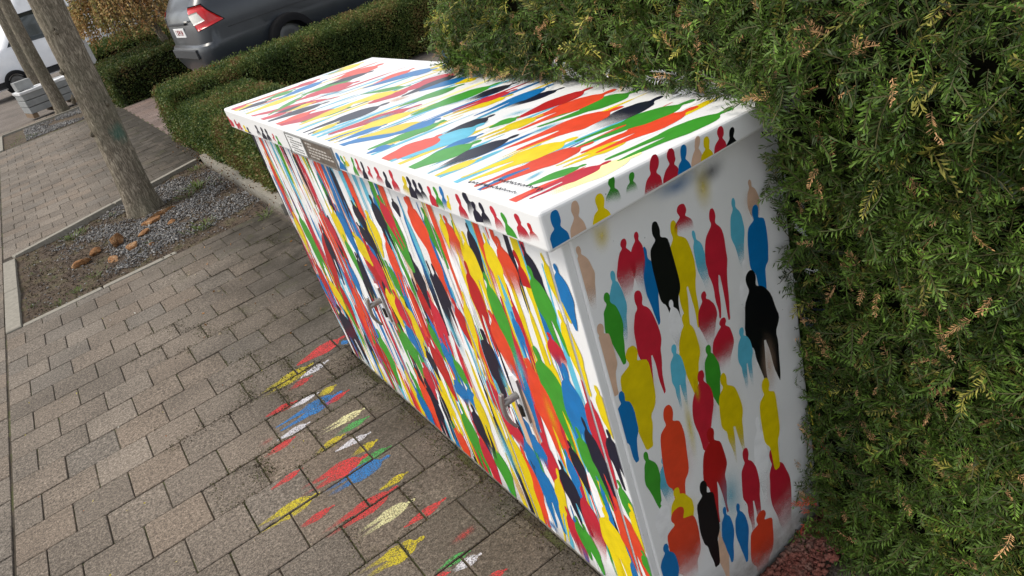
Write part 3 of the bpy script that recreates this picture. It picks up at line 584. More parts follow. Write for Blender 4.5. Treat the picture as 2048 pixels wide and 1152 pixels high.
 'ground': """0.039,2.153,-0.217,2.14,0.096,R,m,0;0.033,2.109,-0.01,2.098,0.045,B,m,0;-0.154,2.079,-0.428,2.053,0.09,Y,l,0;-0.094,2.029,-0.242,2.018,0.05,W,m,0;-0.195,1.987,-0.322,1.974,0.048,R,m,0;-0.148,1.807,-0.247,1.803,0.05,Y,m,0;-0.149,1.748,-0.439,1.737,0.096,B,l,0;-0.123,1.717,-0.264,1.713,0.038,R,m,0;-0.222,1.83,-0.374,1.836,0.036,W,m,0;-0.309,1.863,-0.449,1.875,0.051,R,m,0;-0.124,1.536,-0.327,1.551,0.052,C,l,0;-0.141,1.476,-0.297,1.481,0.042,G,m,0;-0.323,1.666,-0.466,1.671,0.046,W,m,0;-0.4,1.629,-0.543,1.614,0.044,R,m,0;-0.253,1.461,-0.389,1.447,0.048,Y,m,0;-0.177,1.384,-0.323,1.393,0.04,W,m,0;-0.45,1.705,-0.539,1.703,0.037,R,p,2;-0.178,1.317,-0.292,1.316,0.046,Y,m,0;-0.158,1.241,-0.304,1.25,0.044,G,m,0;-0.234,1.273,-0.508,1.29,0.088,R,l,0;-0.185,1.196,-0.449,1.211,0.084,B,l,0;-0.444,1.413,-0.575,1.405,0.035,R,m,0;-0.443,1.239,-0.705,1.244,0.076,Y,l,0;-0.43,1.131,-0.577,1.133,0.036,R,m,0;-0.178,1.062,-0.291,1.066,0.036,Y,m,0;-0.236,1.024,-0.518,1.033,0.075,R,l,0;-0.221,0.933,-0.438,0.936,0.059,C,l,0;-0.148,0.847,-0.307,0.847,0.037,R,m,0;-0.121,0.67,-0.247,0.667,0.042,R,p,1;-0.276,0.756,-0.497,0.779,0.073,Y,l,0;-0.202,0.606,-0.315,0.615,0.033,G,m,0;-0.186,0.569,-0.289,0.581,0.037,W,m,0;-0.285,0.58,-0.334,0.611,0.017,R,m,0;-0.164,0.466,-0.24,0.484,0.026,R,m,0""",
}

def table(k):
    for t in FIG[k].split(';'):
        a = t.split(','); yield (*[float(x) for x in a[:5]], a[5], a[6], float(a[7]))
def fill(n, rnd, ur, vr, ln, wd, axis, cols):
    for _ in range(n):
        u, v = rnd.uniform(*ur), rnd.uniform(*vr); q = rnd.uniform(*ln); wv = rnd.uniform(*wd); j = rnd.uniform(-.012, .012)
        a = (u, v, u+axis[0]*q+j*abs(axis[1]), v+axis[1]*q+j*abs(axis[0]), wv, rnd.choice(cols), rnd.choice('mlmlc'), rnd.choice((0, 0, 0, 1)))
        yield a
rnd = random.Random(11)
front_rows = list(fill(420, rnd, (.75, 1.97), (.14, 1.20), (.20, .42), (.026, .046), (0, -1), 'ryobngwydrwlnobgywrbwtnglbwlw'))
front_rows += list(fill(165, rnd, (.06, .80), (.20, 1.20), (.24, .42), (.018, .034), (0, -1), 'yolgywytrwlbowlbnw'))
front_rows += [(r_[0], r_[1], r_[2]+(r_[2]-r_[0])*.22, r_[3]+(r_[3]-r_[1])*.22, r_[4]*.76, *r_[5:]) for r_ in table('front')]
for ob, y0, y1 in panels:      # the same strokes run across posts and doors, broken by the seams
    P_ = Paint(); r2 = random.Random(5)
    for i, row in enumerate(front_rows):
        r2.seed(100+i); P_.n = i
        P_.add(row, lambda a, b, o: (-o, a, b), [(y0+.0045, y1-.0045, pz0+.004, pz1-.004)], r2)
    P_.build('painted_figures', M['paint'], ob)
P_ = Paint()
for i, row in enumerate(table('end')):       # soft overspray drifting past the stencils' edges
    if row[6] in 'mlc' and i % 5 != 4 and row[5] != 'w':
        q_ = .42+.2*(i % 3)/3; cu = row[0]+(row[2]-row[0])*q_+.010*((i % 3)-1); cv = row[1]+(row[3]-row[1])*q_; hl = (row[1]-row[3])*.40
        rnd.seed(i); P_.add((cu, cv+hl, cu, cv-hl, row[4]*1.45, row[5], 'p', 3), lambda a, b, o: (a, -o, b), [(.024, W-.004, -.07, ZB)], rnd)
for i, row in enumerate(table('end')):
    rnd.seed(300+i); row = (*row[:2], row[2]+(row[2]-row[0])*(.10 if row[6] in 'mlc' else 0), row[3]+(row[3]-row[1])*(.10 if row[6] in 'mlc' else 0), row[4]*.86, *row[5:])
    if row[6] == 'p' and row[7] == 2: row = (row[0], row[1]+(row[1]-row[3])*.7, row[2], row[3]-(row[1]-row[3])*.5, row[4]*(1.6 if row[5] == 'y' else 2.6), *row[5:])
    P_.add(row, lambda a, b, o: (a, -o, b), [(.024, W-.004, -.07, ZB)], rnd, big=1.3)
P_.build('painted_figures', M['paint'], body)
P_ = Paint()
for i, row in enumerate(table('lidfront')): rnd.seed(500+i); P_.add(row, lambda a, b, o: (-OVF-o, a, b), [(-OV+.008, L+OV-.008, ZB+.0075, ZT-.008)], rnd)
for i, row in enumerate(table('lidend')): rnd.seed(600+i); P_.add(row, lambda a, b, o: (a, -OV-o, b), [(-OVF+.008, W+.02, ZB+.0075, ZT-.008)], rnd)
topz = lambda x: ZT-DR*(x+OVF)/(W+OVF)
top_rows = list(fill(90, rnd, (.10, .60), (0.05, 1.98), (.20, .42), (.010, .024), (-1, .0), 'ryolglwwwyclbll'))+[(*r_[:4], r_[4]*.82, *r_[5:]) for r_ in table('top')]
for i, row in enumerate(top_rows): rnd.seed(700+i); P_.add(row, lambda a, b, o: (a, b, topz(a)+o), [(-OVF+.010, W+.02, -OV+.010, L+OV-.010)], rnd)
P_.build('painted_figures', M['paint'], lid)
P_ = Paint(); rects = [(a+.002, b-.002, c+.002, d-.002) for a, b, c, d, z in paver_z if b > -1.0 and c < 2.4]; zs = [z for a, b, c, d, z in paver_z if b > -1.0 and c < 2.4]
for i, row in enumerate(table('ground')):
    rnd.seed(900+i); row = (*row[:7], row[7] if row[7] else (0, 1, 1)[i % 3])
    P_.add(row, lambda a, b, o: (a, b, o), rects, rnd, .0005, .000004, zs)
P_.build('painted_figures', M['ground_paint'], pav)
# red and white overspray on the earth at the cabinet's foot
# --- handles, plates, signature
def handle(yc, zc, par):
    h = empty('handle', (0, 0, 0)); h.parent = par
    bm = bmesh.new(); out = [(-.017, -.078), (.017, -.062), (.017, .092), (-.003, .100), (-.017, .088)]
    a = [bm.verts.new((-.0075, yc+p, zc+q)) for p, q in out]; b = [bm.verts.new((-.001, yc+p*1.12, zc+q*1.04)) for p, q in out]
    bm.faces.new(a[::-1])
    for i in range(5): j = (i+1) % 5; bm.faces.new((a[i], a[j], b[j], b[i]))
    bmesh.ops.recalc_face_normals(bm, faces=bm.faces)
    bm_obj('backplate', bm, M['wrap'], h)
    V, F = tube([(-.004, yc+.004, zc+.030), (-.056, yc+.004, zc+.028)], [.0115, .0105], 14); mesh_obj('spindle', V, F, M['steel'], h, True)
    bm = bmesh.new(); n = 9; ring = []
    for i in range(n+1):
        t = i/n; z = zc+.062-t*.125; x = -.060+.020*(2*t-1)**2*(1 if t > .5 else .4); wd = .0085
        ring.append([bm.verts.new((x+dx, yc+.004+dy, z)) for dx, dy in ((-.006, -wd), (.005, -wd), (.005, wd), (-.006, wd))])
    for i in range(n):
        for k in range(4): bm.faces.new((ring[i][k], ring[i][(k+1) % 4], ring[i+1][(k+1) % 4], ring[i+1][k]))
    bm.faces.new(ring[0][::-1]); bm.faces.new(ring[n]); bmesh.ops.recalc_face_normals(bm, faces=bm.faces)
    bmesh.ops.bevel(bm, geom=list(bm.edges), offset=.0015, segments=1, affect='EDGES')
    bm_obj('grip', bm, M['steel'], h)
    V, F = tube([(-.0076, yc+.002, zc-.006), (-.0076, yc+.002, zc-.044)], .0085, 10); mesh_obj('lock', V, F, M['darksteel'], h)
    bm_obj('plate_edge', box_bm(-.0085, -.0005, yc-.0205, yc-.0180, zc-.064, zc+.090, .0005, 1), M['steel'], h)
for yc_, zc_ in ((.368, .535), (1.165, .535)):
    handle(yc_, zc_, cab)
for h_ in [o for o in cab.children if o.name.startswith('handle')]:
    yc_ = .368 if h_.name == 'handle' else 1.165
    h_.scale = (.85, .85, .85); h_.location = (0, yc_*.15, .535*.15)
def plate(name, y0, y1, z0, z1, mat, frame, lines, pmat):
    o = bm_obj(name, box_bm(-OVF-.003, -OVF-.0002, y0, y1, z0, z1, .001, 1), M[mat], cab)
    if frame:
        bm = bmesh.new()
        for b in ((y0-.004, y1+.004, z1, z1+.004), (y0-.004, y1+.004, z0-.004, z0), (y0-.004, y0, z0, z1), (y1, y1+.004, z0, z1)):
            box_bm(-OVF-.0045, -OVF-.0003, *b, 0, bm=bm)
        tag(bm_obj('rim', bm, M[frame], o), kind='stuff')
    r = random.Random(3); bm = bmesh.new(); n = lines; hgt = (z1-z0)/(n+1)
    for i in range(n):
        y = y1-.012-r.uniform(0, .02); zc = z1-hgt*(i+1)
        while y > y0+.02:
            wv = r.uniform(.006, .022); y2 = max(y0+.01, y-wv)
            box_bm(-OVF-.0036, -OVF-.0031, y2, y, zc-hgt*.24, zc+hgt*.24, 0, bm=bm); y = y2-.005
            if r.random() < .10: break
    tag(bm_obj('lettering', bm, M[pmat], o), kind='stuff')
plate('label_plate', 1.118, 1.262, 1.086, 1.143, 'plate_w', 'print', 6, 'print')
plate('name_plate', .885, 1.108, 1.086, 1.143, 'plate_b', 'steel', 5, 'print_l')
# artist's two-line signature in black marker near the lid's corner
def scribble(y0, y1, x0, x1, n, seed, amp):
    r = random.Random(seed); pts = []
    for i in range(n):
        t = i/(n-1); y = y0+(y1-y0)*t+r.uniform(-.002, .002); x = x0+(x1-x0)*t+(amp if i % 2 else -amp*.5)*r.uniform(.3, 1)*(2.2 if r.random() < .15 else 1)
        pts.append((x, y, topz(x)+.0042))
    fine = []
    for a, b in zip(pts, pts[1:]): fine += [a, tuple((p+q)/2+r.uniform(-.0006, .0006)*(k < 2) for k, (p, q) in enumerate(zip(a, b)))]
    return tube(fine, .00055, 5)
V, F = join_geo([scribble(.212, .068, -.026, -.016, 42, 1, .0055), scribble(.160, .030, .004, .014, 34, 2, .0065)])
tag(mesh_obj('signature', V, F, M['ink'], lid), kind='stuff')
# ---------------------------------------------------------------- foliage builders
def yew_sprig(seed):
    r = np.random.default_rng(seed); ln = r.uniform(.020, .068); n = max(5, int(ln/.0043)); V = []; Q = []; S = []
    bend = r.uniform(-.45, .45); droop = r.uniform(-.35, .15); roll = r.uniform(-.5, .5)
    axis = lambda t: np.array([t*ln, bend*ln*t*t, droop*ln*t*t])
    for i in range(n):
        t = (i+.5)/n; b = axis(t)
        for s in (-1, 1):
            if r.random() < .10: continue
            L_ = r.uniform(.0115, .0185)*(1-.5*max(0, t-.6)/.4)*(1-.3*max(0, .15-t)/.15); a = math.radians(r.uniform(40, 72)-24*t)
            d = np.array([math.cos(a), s*math.sin(a), r.uniform(-.25, .40)+roll*s*.5]); d /= np.linalg.norm(d)
            w_ = np.array([-d[1], d[0], r.uniform(-.8, .8)]); w_ /= np.linalg.norm(w_); w_ *= r.uniform(.00105, .00145)
            tip = b+d*L_+np.array([-.06*L_, 0, r.uniform(-.22, .0)*L_]); m = b+d*L_*.5
            o = len(V); V += [b, m+w_, tip, m-w_]; Q.append((o, o+1, o+2, o+3)); k = r.uniform(.75, 1.25); S += [.6*k, k, 1.2*k, k]
    for i in range(3):
        a, b = axis(i/3), axis((i+1)/3); o = len(V); u = np.array([0, .0006, 0])
        V += [a-u, a+u, b+u, b-u]; Q.append((o, o+1, o+2, o+3)); S += [-1]*4
    return np.array(V), np.array(Q), np.array(S)
SPRIGS = [yew_sprig(40+k) for k in range(18)]
def rotmats(d, nrm):
    d = d/np.linalg.norm(d, axis=1, keepdims=True); y = np.cross(nrm, d); y /= np.linalg.norm(y, axis=1, keepdims=True)+1e-9
    return np.stack([d, y, np.cross(d, y)], -1)
def place_sprigs(pos, d, nrm, scale, col, twig=(.085, .08, .03)):
    Vs, Qs, Cs = [], [], []; off = 0; Rm = rotmats(d, nrm); var = rng.integers(0, len(SPRIGS), len(pos))
    for k, (V, Q, S) in enumerate(SPRIGS):
        m = var == k; n = m.sum()
        if not n: continue
        P = np.einsum('nij,vj->nvi', Rm[m], V)*scale[m][:, None, None]+pos[m][:, None]
        c = np.clip(col[m][:, None, :]*np.abs(S)[None, :, None], 0, 1)
        tw = np.array(twig)[None, None]*np.ones_like(c); c = np.where((S < 0)[None, :, None] & (col[m].max(1) < .4)[:, None, None], tw, c)
        Vs.append(P.reshape(-1, 3)); Cs.append(c.reshape(-1, 3)); Qs.append((Q[None]+off+np.arange(n)[:, None, None]*len(V)).reshape(-1, 4)); off += n*len(V)
    return np.concatenate(Vs), np.concatenate(Qs), np.concatenate(Cs)
def yew_colors(n, P):
    k = fbm(P*7, 3, 77); j = rng.random(n)
    a = np.array([.023, .048, .007]); b = np.array([.084, .146, .021]); c = np.array([.27, .255, .05])
    col = a+(b-a)*np.clip(j*1.2+(k-.5)*1.6, 0, 1)[:, None]
    yl = rng.random(n) < .06+.30*np.clip((P[:, 2]-1.15)*4, 0, 1)*np.clip(P[:, 1]*1.2, 0, 1); col[yl] = c*rng.uniform(.7, 1.2, (yl.sum(), 1))
    col *= np.exp(rng.normal(0, .38, (n, 1))); dead = rng.random(n) < .06; col[dead] = np.array([.58, .33, .15])*rng.uniform(.6, 1.2, (dead.sum(), 1))
    return col

# ---------------------------------------------------------------- tall yew hedge behind and beside the cabinet
PROF = np.array([(.47, -.06), (.495, .08), (.535, .40), (.545, .80), (.525, 1.02), (.487, 1.12), (.480, 1.19), (.510, 1.29), (.575, 1.37), (.67, 1.425), (.85, 1.45), (1.35, 1.46)])
seg = np.linalg.norm(np.diff(PROF, axis=0), axis=1); cum = np.concatenate([[0], np.cumsum(seg)])
YEND = 1.46
def hedge_surface(n, y0, y1):
    y = rng.uniform(y0, y1, n); s = rng.uniform(0, cum[-1], n)
    x = np.interp(s, cum, PROF[:, 0]); z = np.interp(s, cum, PROF[:, 1])
    e = 1e-3; tx = np.interp(s+e, cum, PROF[:, 0])-np.interp(s-e, cum, PROF[:, 0]); tz = np.interp(s+e, cum, PROF[:, 1])-np.interp(s-e, cum, PROF[:, 1])
    N = np.stack([-tz, np.zeros(n), tx], -1); N /= np.linalg.norm(N, axis=1, keepdims=True)+1e-9
    k = np.clip((y-(YEND-.42))/.42, 0, 1); kk = k*k                      # far end rounds away
    x = x+kk*.30; z = np.where(z > 1.0, z-kk*.05, z); N = N+np.stack([kk*0, kk*1.4, kk*0], -1); N /= np.linalg.norm(N, axis=1, keepdims=True)
    x = x-.070*np.exp(-((y+.085)/.075)**2)*np.exp(-((z-1.13)/.13)**2)       # tuft hanging over the lid's corner
    P = np.stack([x, y, z], -1); q = (fbm(P*3.2, 3, 61)-.5)*.06+(fbm(P*11, 2, 65)-.5)*.035
    return P-N*q[:, None]*-1.0, N
hedge = empty('yew_hedge', (.9, .3, -.03)); tag(hedge, 'tall dense yew hedge pressing against the back of the painted cabinet', 'hedge')
N_ = 31000
P, N = hedge_surface(N_, -1.15, YEND+.02)
vis = ~((P[:, 1] > .06) & (P[:, 1] < 1.36) & (P[:, 2] < 1.02)) & ~((P[:, 0] > 1.05))
inner = rng.random(N_) < .24
P = P-N*np.where(inner, rng.uniform(.012, .05, N_), rng.uniform(-.014, .012, N_))[:, None]
lowy = (P[:, 1] > .0) & (P[:, 1] < L+.1) & (P[:, 2] < 1.03) & (P[:, 0] < .556); P[lowy, 0] = .558+rng.random(lowy.sum())*.03
P = P[vis]; N = N[vis]; n = len(P)
tang = rng.normal(0, 1, (n, 3)); tang -= (tang*N).sum(1, keepdims=True)*N; tang /= np.linalg.norm(tang, axis=1, keepdims=True)
d = N*rng.uniform(.05, .6, n)[:, None]+tang*rng.uniform(.6, 1.0, n)[:, None]+np.array([0, -.12, .22])
nr = N*.8+rng.normal(0, .45, (n, 3))+np.array([0, 0, .25])
col = yew_colors(n, P)
sc_ = rng.uniform(.85, 1.5, n); dd_ = (col[:, 0] > .30) & (col[:, 1] < col[:, 0]*.75); sc_ = np.where(dd_, sc_*.6, sc_); P = P+N*np.where(dd_, .012, 0)[:, None]
# twigs that lay over the lid or against the end wall while it was sprayed carry white and coloured paint
near_lid = (np.abs(P[:, 2]-1.125) < .038) & (P[:, 1] > .0) & (P[:, 1] < 1.4) & (P[:, 0] < .525)
pk = near_lid & (fbm(P*7, 3, 5) > .56) & (P[:, 0] < .495) & (P[:, 2] < 1.15) & (rng.random(n) < .6); col[pk] = np.array([.74, .75, .77])
bl = near_lid & (P[:, 1] > 1.1) & (rng.random(n) < .35); col[bl] = np.array([.08, .22, .42])
edge = (np.abs(P[:, 1]) < .05) & (P[:, 0] < .57) & (P[:, 2] < 1.0)
pe = edge & (rng.random(n) < .12)
pal = np.array([(.70, .71, .73), (.03, .04, .09), (.62, .50, .05), (.62, .10, .05)]); col[pe] = pal[np.clip((3.99*(1-P[pe, 2]/.9)), 0, 3).astype(int)]
lidc = (P[:, 1] > -OV-.03) & (P[:, 1] < L) & (P[:, 0] < W+.04) & (P[:, 2] > .98) & (P[:, 2] < 1.15); P[lidc, 2] = 1.142+rng.random(lidc.sum())*.03
sc_[pk | bl | pe] *= .65
V, Q, C = place_sprigs(P, d, nr, sc_, col)
# needles that would pass through the lid or the walls are clipped away
bad = (V[:, 0] < W+.036) & (V[:, 1] > -OV-.001) & (V[:, 1] < L+OV) & (V[:, 2] > ZB-.002) & (V[:, 2] < topz(V[:, 0])+.001)
bad |= (V[:, 0] < W+.001) & (V[:, 1] > -.001) & (V[:, 1] < L) & (V[:, 2] < ZB)
Q = Q[~bad[Q].any(1)]
fo = mesh_np('foliage', V-np.array([.9, .3, -.03]), Q, M['yew'], hedge, col=C); tag(fo, kind='stuff')
# solid core, near-black so the shade between twigs is in its colour
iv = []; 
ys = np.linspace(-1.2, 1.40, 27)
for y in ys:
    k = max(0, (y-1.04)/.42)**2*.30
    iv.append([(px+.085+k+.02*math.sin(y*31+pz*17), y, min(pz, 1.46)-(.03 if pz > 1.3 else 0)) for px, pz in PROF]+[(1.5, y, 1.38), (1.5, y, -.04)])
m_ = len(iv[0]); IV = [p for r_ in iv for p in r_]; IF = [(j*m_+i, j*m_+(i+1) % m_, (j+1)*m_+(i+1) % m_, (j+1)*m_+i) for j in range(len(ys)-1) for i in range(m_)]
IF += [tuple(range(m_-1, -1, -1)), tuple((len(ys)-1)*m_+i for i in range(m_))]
mesh_obj('dark_core', [(x-.9, y-.3, z+.03) for x, y, z in IV], IF, M['dark'], hedge)
parts = []
for i in range(7):
    y = -1.0+i*.36; x = .72+random.uniform(-.03, .05); parts.append(tube([(x-.9, y-.3, -.03), (x-.9+random.uniform(-.05, .05), y-.3+.05, .4)], [.022, .014], 7))
V_, F_2 = join_geo(parts); tag(mesh_obj('stems', V_, F_2, M['bark'], hedge), kind='stuff')

# ---------------------------------------------------------------- clipped low hedges (leaf by leaf)
def leafy(n, P, N, size, cols, name, parent, seed, origin=(0, 0, 0), spread=.5, ragged=.03, mat='leaf'):
    P = P+N*(rng.normal(0, ragged*.6, n)+(fbm(P*4, 3, seed)-.5)*ragged*2)[:, None]
    t = rng.normal(0, 1, (n, 3)); d = N*.6+t*spread; d /= np.linalg.norm(d, axis=1, keepdims=True)
    s = np.cross(d, rng.normal(0, 1, (n, 3))); s /= np.linalg.norm(s, axis=1, keepdims=True)
    ln = rng.uniform(.7, 1.3, n)*size; w_ = ln*rng.uniform(.22, .4, n)
    V = np.stack([P, P+d*(ln*.5)[:, None]+s*w_[:, None], P+d*ln[:, None], P+d*(ln*.5)[:, None]-s*w_[:, None]], 1).reshape(-1, 3)
    Q = np.arange(4*n).reshape(n, 4)
    k = np.clip(fbm(P*5, 3, seed+2)*1.5-.25+rng.normal(0, .2, n), 0, .999)
    c = np.array(cols); C = c[(k*len(c)).astype(int)]*rng.uniform(.7, 1.25, (n, 1))
    o = mesh_np(name, V-np.array(origin), Q, M[mat], parent, col=np.repeat(np.clip(C, 0, 1), 4, 0)); tag(o, kind='stuff'); return o
GREENS = [(.042, .072, .018), (.062, .100, .022), (.088, .130, .028), (.130, .165, .04), (.19, .195, .055), (.20, .13, .05)]
def box_surface(n, x0, x1, y0, y1, z0, z1, faces, rise=0.0):
    A = {'-y': (x1-x0)*(z1-z0), '+y': (x1-x0)*(z1-z0), '-x': (y1-y0)*(z1-z0), '+x': (y1-y0)*(z1-z0), '+z': (x1-x0)*(y1-y0)}
    tot = sum(A[f] for f in faces); Ps, Ns = [], []
    for f in faces:
        k = max(1, int(n*A[f]/tot)); u = rng.random((k, 3))*np.array([x1-x0, y1-y0, z1-z0])+np.array([x0, y0, z0]); nn = np.zeros((k, 3)); ax = 'xyz'.index(f[1])
        u[:, ax] = {'-y': y0, '+y': y1, '-x': x0, '+x': x1, '+z': z1}[f]; nn[:, ax] = 1 if f[0] == '+' else -1
        # round the clipped shoulders
        sh = np.clip((u[:, 2]-(z1-.07))/.07, 0, 1)
        if f != '+z': u -= nn*(sh**2*.05)[:, None]
        else:
            e = np.minimum.reduce([u[:, 0]-x0, x1-u[:, 0], u[:, 1]-y0, y1-u[:, 1]]); u[:, 2] -= np.clip(.06-e, 0, .06)**2*9
        Ps.append(u); Ns.append(nn)
    P = np.concatenate(Ps); N = np.concatenate(Ns); P[:, 2] += rise*(P[:, 0]-x0)*np.clip((P[:, 2]-z0)/(z1-z0), 0, 1); return P, N
def low_hedge(name, boxes, size, n, label, seed, cols=GREENS, ragged=.03):
    x0, x1, y0, y1, z0, z1 = boxes[0][:6]; org = ((x0+x1)/2, (y0+y1)/2, z0)
    h = empty(name, org); tag(h, label, 'hedge', 'low clipped hedges'); Ps, Ns = [], []; bm = bmesh.new()
    for b in boxes:
        P, N = box_surface(int(n*b[7]), *b[:6], b[6], b[8] if len(b) > 8 else 0); Ps.append(P); Ns.append(N)
        P2, N2 = box_surface(int(n*b[7]*.5), *b[:6], b[6], b[8] if len(b) > 8 else 0); Ps.append(P2-N2*.05); Ns.append(N2)
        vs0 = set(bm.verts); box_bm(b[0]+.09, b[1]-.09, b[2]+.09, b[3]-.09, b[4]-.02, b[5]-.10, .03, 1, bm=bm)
        for v in bm.verts:
            if v not in vs0: v.co -= Vector(org)
    P = np.concatenate(Ps); N = np.concatenate(Ns)
    leafy(len(P), P, N, size, cols, 'foliage', h, seed, org, ragged=ragged)
    tag(bm_obj('dark_core', bm, M['dark'], h), kind='stuff')  # solid block, its dark colour stands in for shade behind the leaves
    return h
low_hedge('low_hedge', [(.52, 6.5, 7.80, 8.62, -.03, .59, ('-y', '+z', '-x'), 1.0, .004), (.55, 1.35, 4.65, 7.80, -.03, .44, ('-x', '+z', '-y'), .75)], .021, 90000,
          'low clipped evergreen hedge with an angled corner just beyond the cabinet, before the grey car', 81, ragged=.035)
low_hedge('low_hedge', [(.52, 4.2, 13.25, 15.6, -.03, .58, ('-y', '-x', '+z'), 1.0, .05)], .032, 36000, 'dark clipped hedge block across the path gap, behind the first tree trunk', 85, cols=[tuple(v*.7 for v in g_) for g_ in GREENS])
low_hedge('low_hedge', [(.75, 2.7, 17.6, 19.4, -.02, .72, ('-y', '-x', '+z'), 1.0, .02)], .045, 16000, 'loose green hedge under the weeping brown tree', 89, ragged=.08)
low_hedge('low_hedge', [(2.75, 7.0, 18.4, 19.6, .02, .80, ('-y', '-x', '+z'), 1.0, .0)], .045, 16000, 'far dark hedge between the weeping tree trunk and the grey car', 93, cols=[tuple(v*.65 for v in g_) for g_ in GREENS])

# ---------------------------------------------------------------- trees
def trunk_geo(base, lean, r0, r1, h, seed, nseg=44, nring=70):
    z = np.linspace(0, h, nring); th = np.linspace(0, 2*math.pi, nseg, endpoint=False); Z, T = np.meshgrid(z, th, indexing='ij')
    rad = r0+(r1-r0)*(Z/h)**.8+.05*r0/.13*np.exp(-Z/.10)*(1+.35*np.cos(T*5+seed))
    P = np.stack([np.cos(T)*5, np.sin(T)*5, Z*2.2+seed], -1).reshape(-1, 3); rad = rad*(1+.10*(fbm(P, 3, seed)-.5).reshape(rad.shape))
    P2 = np.stack([np.cos(T)*22, np.sin(T)*22, Z*6+seed], -1).reshape(-1, 3); rad = rad+.010*(fbm(P2, 3, seed+5)-.5).reshape(rad.shape)
    V = np.stack([rad*np.cos(T)+lean[0]*Z+.015*np.sin(Z*1.7+seed), rad*np.sin(T)+lean[1]*Z, Z-.05], -1).reshape(-1, 3)
    Q = [(j*nseg+i, j*nseg+(i+1) % nseg, (j+1)*nseg+(i+1) % nseg, (j+1)*nseg+i) for j in range(nring-1) for i in range(nseg)]
    return V, Q
def tree(base, lean, r0, r1, h, label, seed, nseg=44, nring=70):
    t = empty('street_tree', base); tag(t, label, 'tree', 'bare street trees along the pavement')
    V, Q = trunk_geo(base, lean, r0, r1, h, seed, nseg, nring); mesh_np('trunk', V, Q, M['bark'], t, smooth=True)
    r = random.Random(seed); parts = []; topv = Vector((lean[0]*h, lean[1]*h, h-.06))
    for i in range(9):     # limbs and leafless twigs of the crown, above the picture
        a = i*2.4+r.uniform(-.3, .3); z = h*(.72+.03*i); s = Vector((lean[0]*z, lean[1]*z, z)); ln = r.uniform(1.1, 2.0); pts = []
        for k in range(6): q = k/5; pts.append(s+Vector((math.cos(a), math.sin(a), 0))*ln*q*.8+Vector((0, 0, ln*(.35*q+.55*q*q))))
        parts.append(tube(pts, [r1*.5*(1-.8*k/5) for k in range(6)], 6))
        for j in range(7):
            q = pts[1+j % 5]; b = a+r.uniform(-1.3, 1.3); l2 = r.uniform(.4, .9)
            parts.append(tube([q, q+Vector((math.cos(b)*l2*.5, math.sin(b)*l2*.5, l2*.4)), q+Vector((math.cos(b)*l2*.7, math.sin(b)*l2*.7, l2))], [.014, .009, .003], 4))
    parts.append(tube([topv, topv+Vector((.05, 0, .8)), topv+Vector((0, .1, 1.7))], [r1, r1*.6, .01], 8))
    V, F = join_geo(parts); tag(mesh_obj('crown', V, F, M['bark'], t, True), kind='stuff')
    if seed == 1:           # small knots and dead bark flakes on the near trunk
        kn = []
        for zz, aa in ((1.02, 3.5), (.99, 3.3), (.72, 3.7), (1.22, 3.6), (1.5, 4.4), (.9, 5.4)):
            cx = lean[0]*zz+math.cos(aa)*.128; cy = lean[1]*zz+math.sin(aa)*.128
            kn.append(tube([(cx, cy, zz-.02), (cx+.012*math.cos(aa), cy+.012*math.sin(aa), zz), (cx, cy, zz+.025)], [.010, .017, .006], 7))
        V, F = join_geo(kn); tag(mesh_obj('knots', V, F, M['bark'], t, True), kind='stuff')
    return t
tree((-.30, 6.05, 0), (.085, .01), .128, .105, 3.4, 'nearest bare tree, thick ridged trunk with teal paint smudge, rusty stones at its foot', 1, 64, 120)
tree((-.28, 15.75, 0), (.05, .0), .115, .09, 3.6, 'smooth slimmer bare tree standing in front of the stacked grey slabs', 2)
tree((-.40, 19.6, 0), (.05, .0), .10, .08, 3.8, 'thin bare tree farthest away, in front of the white van front wheel', 3)

# weeping larch with rusty hanging twigs, grafted on a short trunk
wt_ = empty('weeping_tree', (1.66, 14.6, 0)); tag(wt_, 'small weeping tree with a mop of rusty brown hanging twigs on a short trunk', 'tree')
V, F = tube([(0.14, -.3, 0), (.13, -.3, .6), (.03, -.2, 1.15), (.0, .05, 1.9)], [.085, .065, .055, .05], 12); mesh_obj('trunk', V, F, M['bark'], wt_, True)
Ps, Ds = [], []; tw = []
for i in range(640):
    a = random.uniform(0, 6.283); rr = 1.05*math.sqrt(random.random())*(1+.12*math.sin(3*a)); top_ = 2.15-.35*(rr/1.1)**2+random.uniform(-.1, .1); bot = 1.02+.16*math.sin(a*2.1+.5)+random.uniform(-.05, .25)-.05*rr
    if math.sin(a) > .3 and random.random() < .4: continue
    r2 = rr+random.uniform(.0, .12); pts = [Vector((math.cos(a)*rr*.75, math.sin(a)*rr*.75, top_)), Vector((math.cos(a)*rr*.97, math.sin(a)*rr*.97, top_-.15)), Vector((math.cos(a)*r2, math.sin(a)*r2, bot))]
    tw.append(tube(pts, [.006, .004, .002], 3, False))
    for k in range(46):
        q = random.random(); p = pts[1].lerp(pts[2], q); Ps.append((p.x+random.gauss(0, .018), p.y+random.gauss(0, .018), p.z)); Ds.append((math.cos(a), math.sin(a), -1.0))
Ps = np.array(Ps); Ds = np.array(Ds)
leafy(len(Ps), Ps, Ds, .045, [(.36, .18, .065), (.46, .26, .10), (.42, .29, .11), (.50, .34, .15), (.36, .30, .10), (.20, .20, .06)], 'crown', wt_, 55, spread=.45, ragged=.02, mat='larch')
V, F = join_geo(tw); tag(mesh_obj('twigs', V, F, M['bark'], wt_), kind='stuff')

